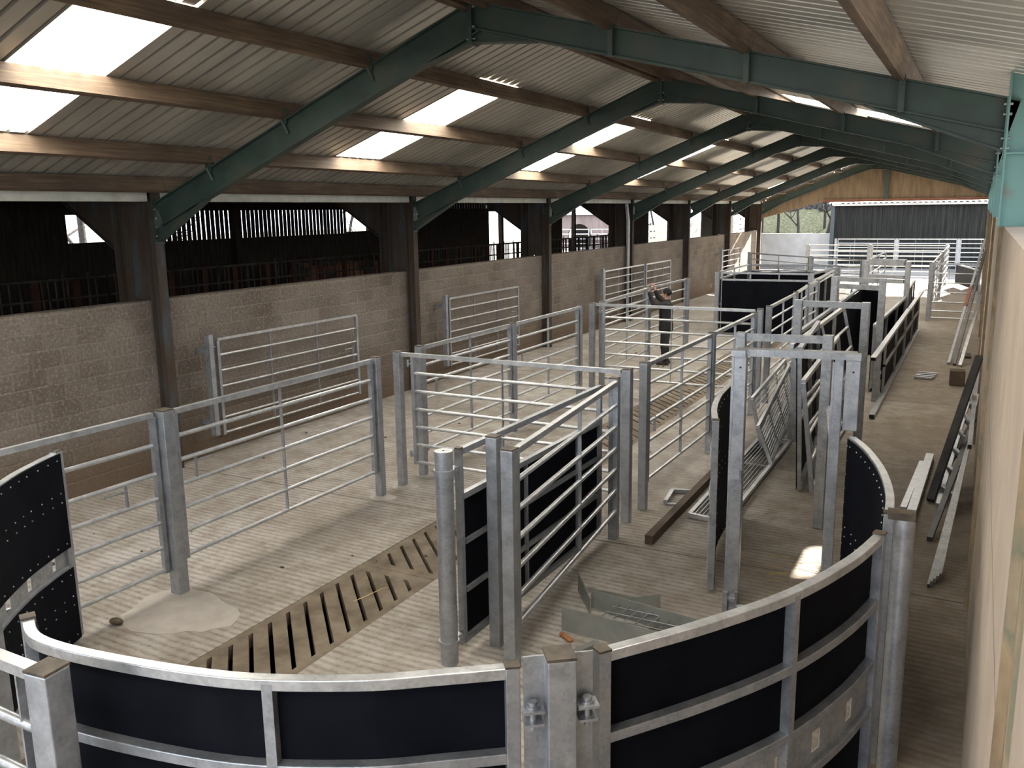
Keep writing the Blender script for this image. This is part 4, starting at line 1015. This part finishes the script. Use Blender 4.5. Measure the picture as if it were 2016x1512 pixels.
t = thing('leaning_ladder_frame', 'galvanised ladder like frame with short rungs leaning on the beige wall', 'frame', (-.2, 11.8, 0))
MB().bar((-.22, 11.3, .03), (.05, 14.2, 1.0), .05, .05).build('side_rail', M['galv'], t); MB().bar((-.05, 11.0, .03), (.11, 14.0, .9), .05, .05).build('side_rail', M['galv'], t)
for k in range(6):
    u = .1 + .15 * k; MB().bar((-.22 + .27 * u, 11.3 + 2.9 * u, .05 + .97 * u), (-.05 + .16 * u, 11.0 + 3 * u, .05 + .87 * u), .05, .09).build('rung', M['galv'], t)
tb = box_bar((-.46, 22.1, .03), (.07, 28.6, 2.62), .055, .055, 'long pale tube with a rusty sleeve leaning by the far alley gate', 'galv', False, 'leaning_tube')
box_bar((-.34, 22.0, .03), (.08, 24.6, 2.45), .06, .06, 'long dark tube leaning right of the sleeved pale tube', 'darksteel', False, 'leaning_tube')
box_bar((-.22, 21.9, .03), (.08, 24.0, 1.45), .07, .04, 'broad grey strip leaning low behind the brown block', 'galv_dull', False, 'leaning_strip')
MB().bar((-.245, 24.74, 1.085), (-.164, 25.74, 1.485), .075, .075).build('rusty_sleeve', M['redbrick'], tb)
o = MB().cbox(-.23, 19.62, 0, .31, .28, .3, .05).build('brown_block', M['brownblock'], origin=(-.23, 19.62, 0), bevel=.012); tag(o, 'brown box standing in the alley below the leaning tubes', 'box')
t = thing('steel_offcuts', 'small pile of shiny steel offcuts on the alley floor', 'offcuts', (-.85, 19.9, 0))
for k in range(4): MB().bar((-1.05 + .02 * k, 20.0 + .12 * k, .035 + .012 * k), (-.70 + .03 * k, 19.95 + .13 * k, .035 + .012 * k), .06, .05).build('offcut', M['galv'], t)
o = MB().box(-.25, -.02, 23.2, 23.8, 0, .05).build('flat_plank', M['wood_dark'], origin=(-.13, 23.5, 0)); tag(o, 'dark flat plank on the floor behind the brown box', 'plank')

# ------------------------------------------------------------------ man and cow (grown with the skin modifier)
def skin_mesh(name, verts, edges, radii, mat, parent, root=0, sub=2, extra=None):
    me = bpy.data.meshes.new(name + '_skeleton'); o3 = Vector(WL[parent.name]) if parent else Vector()
    me.from_pydata([Vector(v) - o3 for v in verts], edges, [])
    tmp = bpy.data.objects.new(name + '_skeleton', me); C.objects.link(tmp)
    md = tmp.modifiers.new('skin', 'SKIN'); md.use_smooth_shade = True; md.branch_smoothing = .4
    for i, r in enumerate(radii):
        sv = me.skin_vertices[0].data[i]; sv.radius = r if isinstance(r, tuple) else (r, r); sv.use_root = (i == root)
    if sub: sb = tmp.modifiers.new('sub', 'SUBSURF'); sb.levels = sub; sb.render_levels = sub
    dg = bpy.context.evaluated_depsgraph_get(); dg.update()
    out = bpy.data.meshes.new_from_object(tmp.evaluated_get(dg)); out.name = name
    bpy.data.objects.remove(tmp)
    for p in out.polygons: p.use_smooth = True
    out.materials.clear(); out.materials.append(mat)
    o = bpy.data.objects.new(name, out); C.objects.link(o); o.parent = parent; WL[o.name] = tuple(o3)
    return o
def remesh(name, mb, mat, parent, vox=.014, smooth=6):
    tmp = mb.build(name + '_rough', mat, parent)
    rm = tmp.modifiers.new('rm', 'REMESH'); rm.mode = 'VOXEL'; rm.voxel_size = vox
    sm = tmp.modifiers.new('sm', 'SMOOTH'); sm.iterations = smooth; sm.factor = .5
    dg = bpy.context.evaluated_depsgraph_get(); dg.update()
    out = bpy.data.meshes.new_from_object(tmp.evaluated_get(dg)); out.name = name
    o3 = WL[parent.name]; bpy.data.objects.remove(tmp)
    for p in out.polygons: p.use_smooth = True
    out.materials.clear(); out.materials.append(mat)
    o = bpy.data.objects.new(name, out); C.objects.link(o); o.parent = parent; WL[o.name] = o3
    return o
class Fr(MB):
    """mesh builder in the figure's own frame: forward, left, up"""
    def __init__(s, fr, fw, lf): super().__init__(); s.fr = fr; s.fw = fw; s.lf = lf
    def limb(s, *pr):
        for (a, ra), (b_, rb) in zip(pr, pr[1:]):
            s.tube(s.fr(*a), s.fr(*b_), ra, 12, 0, rb); s.ball(s.fr(*b_), rb, 0, 10)
        s.ball(s.fr(*pr[0][0]), pr[0][1], 0, 10); return s
    def loft(s, rings, n=16):
        q = []
        for (f, l, z), rf, rl in rings:
            for k in range(n):
                t = 2 * pi * k / n; q.append(s.fr(f + rf * math.cos(t), l + rl * math.sin(t), z))
        L = len(rings)
        fs = [(n * i + k, n * i + (k + 1) % n, n * i + n + (k + 1) % n, n * i + n + k) for i in range(L - 1) for k in range(n)]
        fs += [tuple(range(n))[::-1], tuple(range(n * (L - 1), n * L))]
        return s.add(q, fs, 0, True)
    def oval(s, c, rf, rl, rz, n=14):
        return s.loft([((c[0], c[1], c[2] - rz * math.cos(pi * i / 10)), max(rf * math.sin(pi * i / 10), .002), max(rl * math.sin(pi * i / 10), .002)) for i in range(11)], n)
BASE = Vector((-6.40, 19.62, 0)); FW = Vector((-.985, -.17, 0)).normalized(); LF = Vector((-FW.y, FW.x, 0))   # faces the post; his left is towards the camera
def fr(f, l, z): return tuple(BASE + FW * f + LF * l + Vector((0, 0, z)))
man = thing('person', 'man in black beanie and dark work clothes reaching up to a gate post', 'person', tuple(BASE))
hl, hr = (.44, .14, 1.79), (.34, -.2, 1.86)
HL, HR = fr(*hl), fr(*hr)
el_l, el_r = (.25, .25, 1.42), (.24, -.25, 1.58)
wl, wr2 = (.40, .16, 1.73), (.315, -.21, 1.79)
b = Fr(fr, FW, LF)
b.loft([((0, 0, .86), .10, .15), ((0, 0, .98), .11, .16), ((.01, 0, 1.12), .10, .145), ((0, 0, 1.32), .115, .165), ((-.015, 0, 1.45), .09, .15), ((-.01, 0, 1.52), .055, .06)])
b.limb(((-.01, 0, 1.48), .055), ((.005, 0, 1.6), .052))
b.oval((.012, 0, 1.672), .092, .074, .112); b.oval((.055, 0, 1.615), .05, .05, .05); b.limb(((.10, 0, 1.69), .009), ((.118, 0, 1.655), .014))
for s_, e_, w_, h_ in ((1, el_l, wl, hl), (-1, el_r, wr2, hr)):
    b.limb(((.01, s_ * .175, 1.44), .058), (e_, .043), (w_, .028), (h_, .026))
    b.limb(((0, s_ * .09, .9), .088), ((.025, s_ * .12, .5), .058), ((-.01, s_ * .13, .1), .042), ((.10, s_ * .14, .05), .036))
remesh('body', b, M['skin'], man)
# hands: separate curled fingers and a thumb rooted in each palm
for H_, s_ in ((HL, 1), (HR, -1)):
    hv = Vector(H_); fwd = FW.copy(); upv = Vector((0, 0, 1)); side_ = LF * s_
    vs, es, rs = [tuple(hv - fwd * .01)], [], [(.03, .018)]
    for q, (o_, L) in enumerate(((-.028, .075), (-.009, .084), (.010, .078), (.028, .062))):
        b0 = hv + side_ * o_ + upv * .012
        chn = [b0 + fwd * .02, b0 + fwd * (.02 + L * .5) + upv * .012, b0 + fwd * (.02 + L * .72) - upv * .012, b0 + fwd * (.02 + L * .62) - upv * .034]
        pr = 0
        for c_ in chn: vs.append(tuple(c_)); rs.append(.0085); es.append((pr, len(vs) - 1)); pr = len(vs) - 1
    pr = 0
    for c_ in (hv - side_ * .03 - upv * .005, hv - side_ * .045 + fwd * .03 - upv * .02, hv - side_ * .03 + fwd * .06 - upv * .03):
        vs.append(tuple(c_)); rs.append(.0095); es.append((pr, len(vs) - 1)); pr = len(vs) - 1
    skin_mesh('hand', vs, es, rs, M['skin'], man, 0, 1)
b = Fr(fr, FW, LF)   # jacket
b.loft([((0, 0, .80), .165, .19), ((0, 0, .86), .172, .20), ((0, 0, 1.0), .165, .195), ((.01, 0, 1.14), .158, .19), ((.0, 0, 1.32), .165, .205), ((-.02, 0, 1.43), .13, .19), ((-.015, 0, 1.50), .085, .10), ((-.01, 0, 1.545), .072, .075)])
b.limb(((.0, .165, 1.42), .085), (el_l, .064), ((.375, .17, 1.69), .048))
b.limb(((.0, -.165, 1.42), .085), (el_r, .064), ((.285, -.225, 1.70), .05))
remesh('jacket', b, M['jacket'], man, .014, 4)
b = Fr(fr, FW, LF)   # trousers
b.loft([((0, 0, .78), .125, .165), ((0, 0, .9), .125, .165), ((0, 0, 1.0), .12, .16)])
for s_ in (1, -1): b.limb(((0, s_ * .085, .84), .112), ((.025, s_ * .11, .5), .088), ((-.01, s_ * .125, .13), .078))
remesh('trousers', b, M['trousers'], man, .014, 4)
for s_ in (1, -1):
    b = Fr(fr, FW, LF); y_ = s_ * .13
    b.limb(((-.02, y_, .16), .058), ((-.03, y_, .06), .055)); b.loft([((.05, y_, 0), .15, .05), ((.05, y_, .03), .155, .052), ((.04, y_, .07), .13, .045), ((.02, y_, .10), .08, .04)])
    remesh('boot', b, M['boot'], man, .01, 3)
b = Fr(fr, FW, LF)
b.oval((-.012, 0, 1.705), .106, .092, .10); b.loft([((-.025, 0, 1.655), .10, .09), ((-.02, 0, 1.70), .108, .094), ((-.015, 0, 1.72), .104, .09)])
remesh('beanie', b, M['beanie'], man, .01, 3)
mb = MB()
for s_ in (1, -1): mb.ball(fr(.098, s_ * .032, 1.682), .011, 0, 8)
mb.build('eyes', M['eye'], man)
mb = MB().bar(fr(.095, -.024, 1.615), fr(.095, .024, 1.615), .012, .008); mb.build('mouth', M['redbrick'], man)
for s_ in (1, -1): MB().ball(fr(.005, s_ * .08, 1.655), .028, 0, 8, (.6, .6, 1.1)).build('ear', M['skin'], man)

cow = thing('cow', 'dark cow with red brown head standing behind the feed barrier', 'cow', (-13.2, 16.2, 1.2))
CB = Vector((-13.2, 16.0, 1.2)); CF = Vector((.75, .66, 0)).normalized(); CLt = Vector((-CF.y, CF.x, 0))
def cfr(f, l, z): return tuple(CB + CF * f + CLt * l + Vector((0, 0, z)))
b = Fr(cfr, CF, CLt)
def along(rings):           # body rings across the walking direction
    n = 14; q = []
    for f, z, rl, rz in rings:
        for i in range(n):
            t = 2 * pi * i / n; q.append(cfr(f, rl * math.cos(t), z + rz * math.sin(t)))
    L = len(rings); b.add(q, [(n * i + k, n * i + (k + 1) % n, n * i + n + (k + 1) % n, n * i + n + k) for i in range(L - 1) for k in range(n)] + [tuple(range(n))[::-1], tuple(range(n * (L - 1), n * L))], 0, True)
along([(-.98, 1.12, .10, .14), (-.9, 1.08, .22, .24), (-.6, 1.02, .27, .30), (-.1, .96, .33, .36), (.35, .97, .28, .37), (.65, 1.0, .20, .33), (.95, 1.12, .13, .21), (1.2, 1.22, .11, .15)])
along([(1.12, 1.25, .11, .14), (1.3, 1.16, .11, .13), (1.5, 1.0, .075, .085), (1.58, .95, .06, .07)])
for s_ in (1, -1):
    b.limb(((1.15, s_ * .10, 1.29), .03), ((1.12, s_ * .26, 1.27), .035))
    b.limb(((-.75, s_ * .17, .85), .15), ((-.62, s_ * .18, .58), .09), ((-.80, s_ * .18, .40), .06), ((-.76, s_ * .18, .04), .05))
    b.limb(((.5, s_ * .16, .75), .13), ((.52, s_ * .16, .38), .065), ((.52, s_ * .16, .04), .05))
b.limb(((-.98, 0, 1.15), .035), ((-1.04, 0, .8), .025), ((-1.02, 0, .4), .035))
remesh('body', b, M['cowcoat'], cow, .03, 4)

# ------------------------------------------------------------------ light
w = bpy.data.worlds.new('sky'); SC.world = w; w.use_nodes = True
bg = w.node_tree.nodes['Background']; bg.inputs['Color'].default_value = (.82, .90, 1, 1); bg.inputs['Strength'].default_value = 4.5
sun = bpy.data.lights.new('sun', 'SUN'); sun.energy = 60; sun.angle = math.radians(.6); sun.color = (1, .9, .74)
so = bpy.data.objects.new('sun', sun); C.objects.link(so)
so.rotation_euler = Vector((-.20, -1, -.50)).to_track_quat('-Z', 'Y').to_euler()

SC.view_settings.view_transform = 'Standard'; SC.view_settings.look = 'None'; SC.view_settings.exposure = .06; SC.view_settings.gamma = 1; SC.view_settings.use_curve_mapping = False
cy_ = SC.cycles
cy_.max_bounces = 6; cy_.diffuse_bounces = 4; cy_.glossy_bounces = 3; cy_.transmission_bounces = 2; cy_.caustics_reflective = False; cy_.caustics_refractive = False
cy_.sample_clamp_indirect = 6; cy_.use_denoising = True
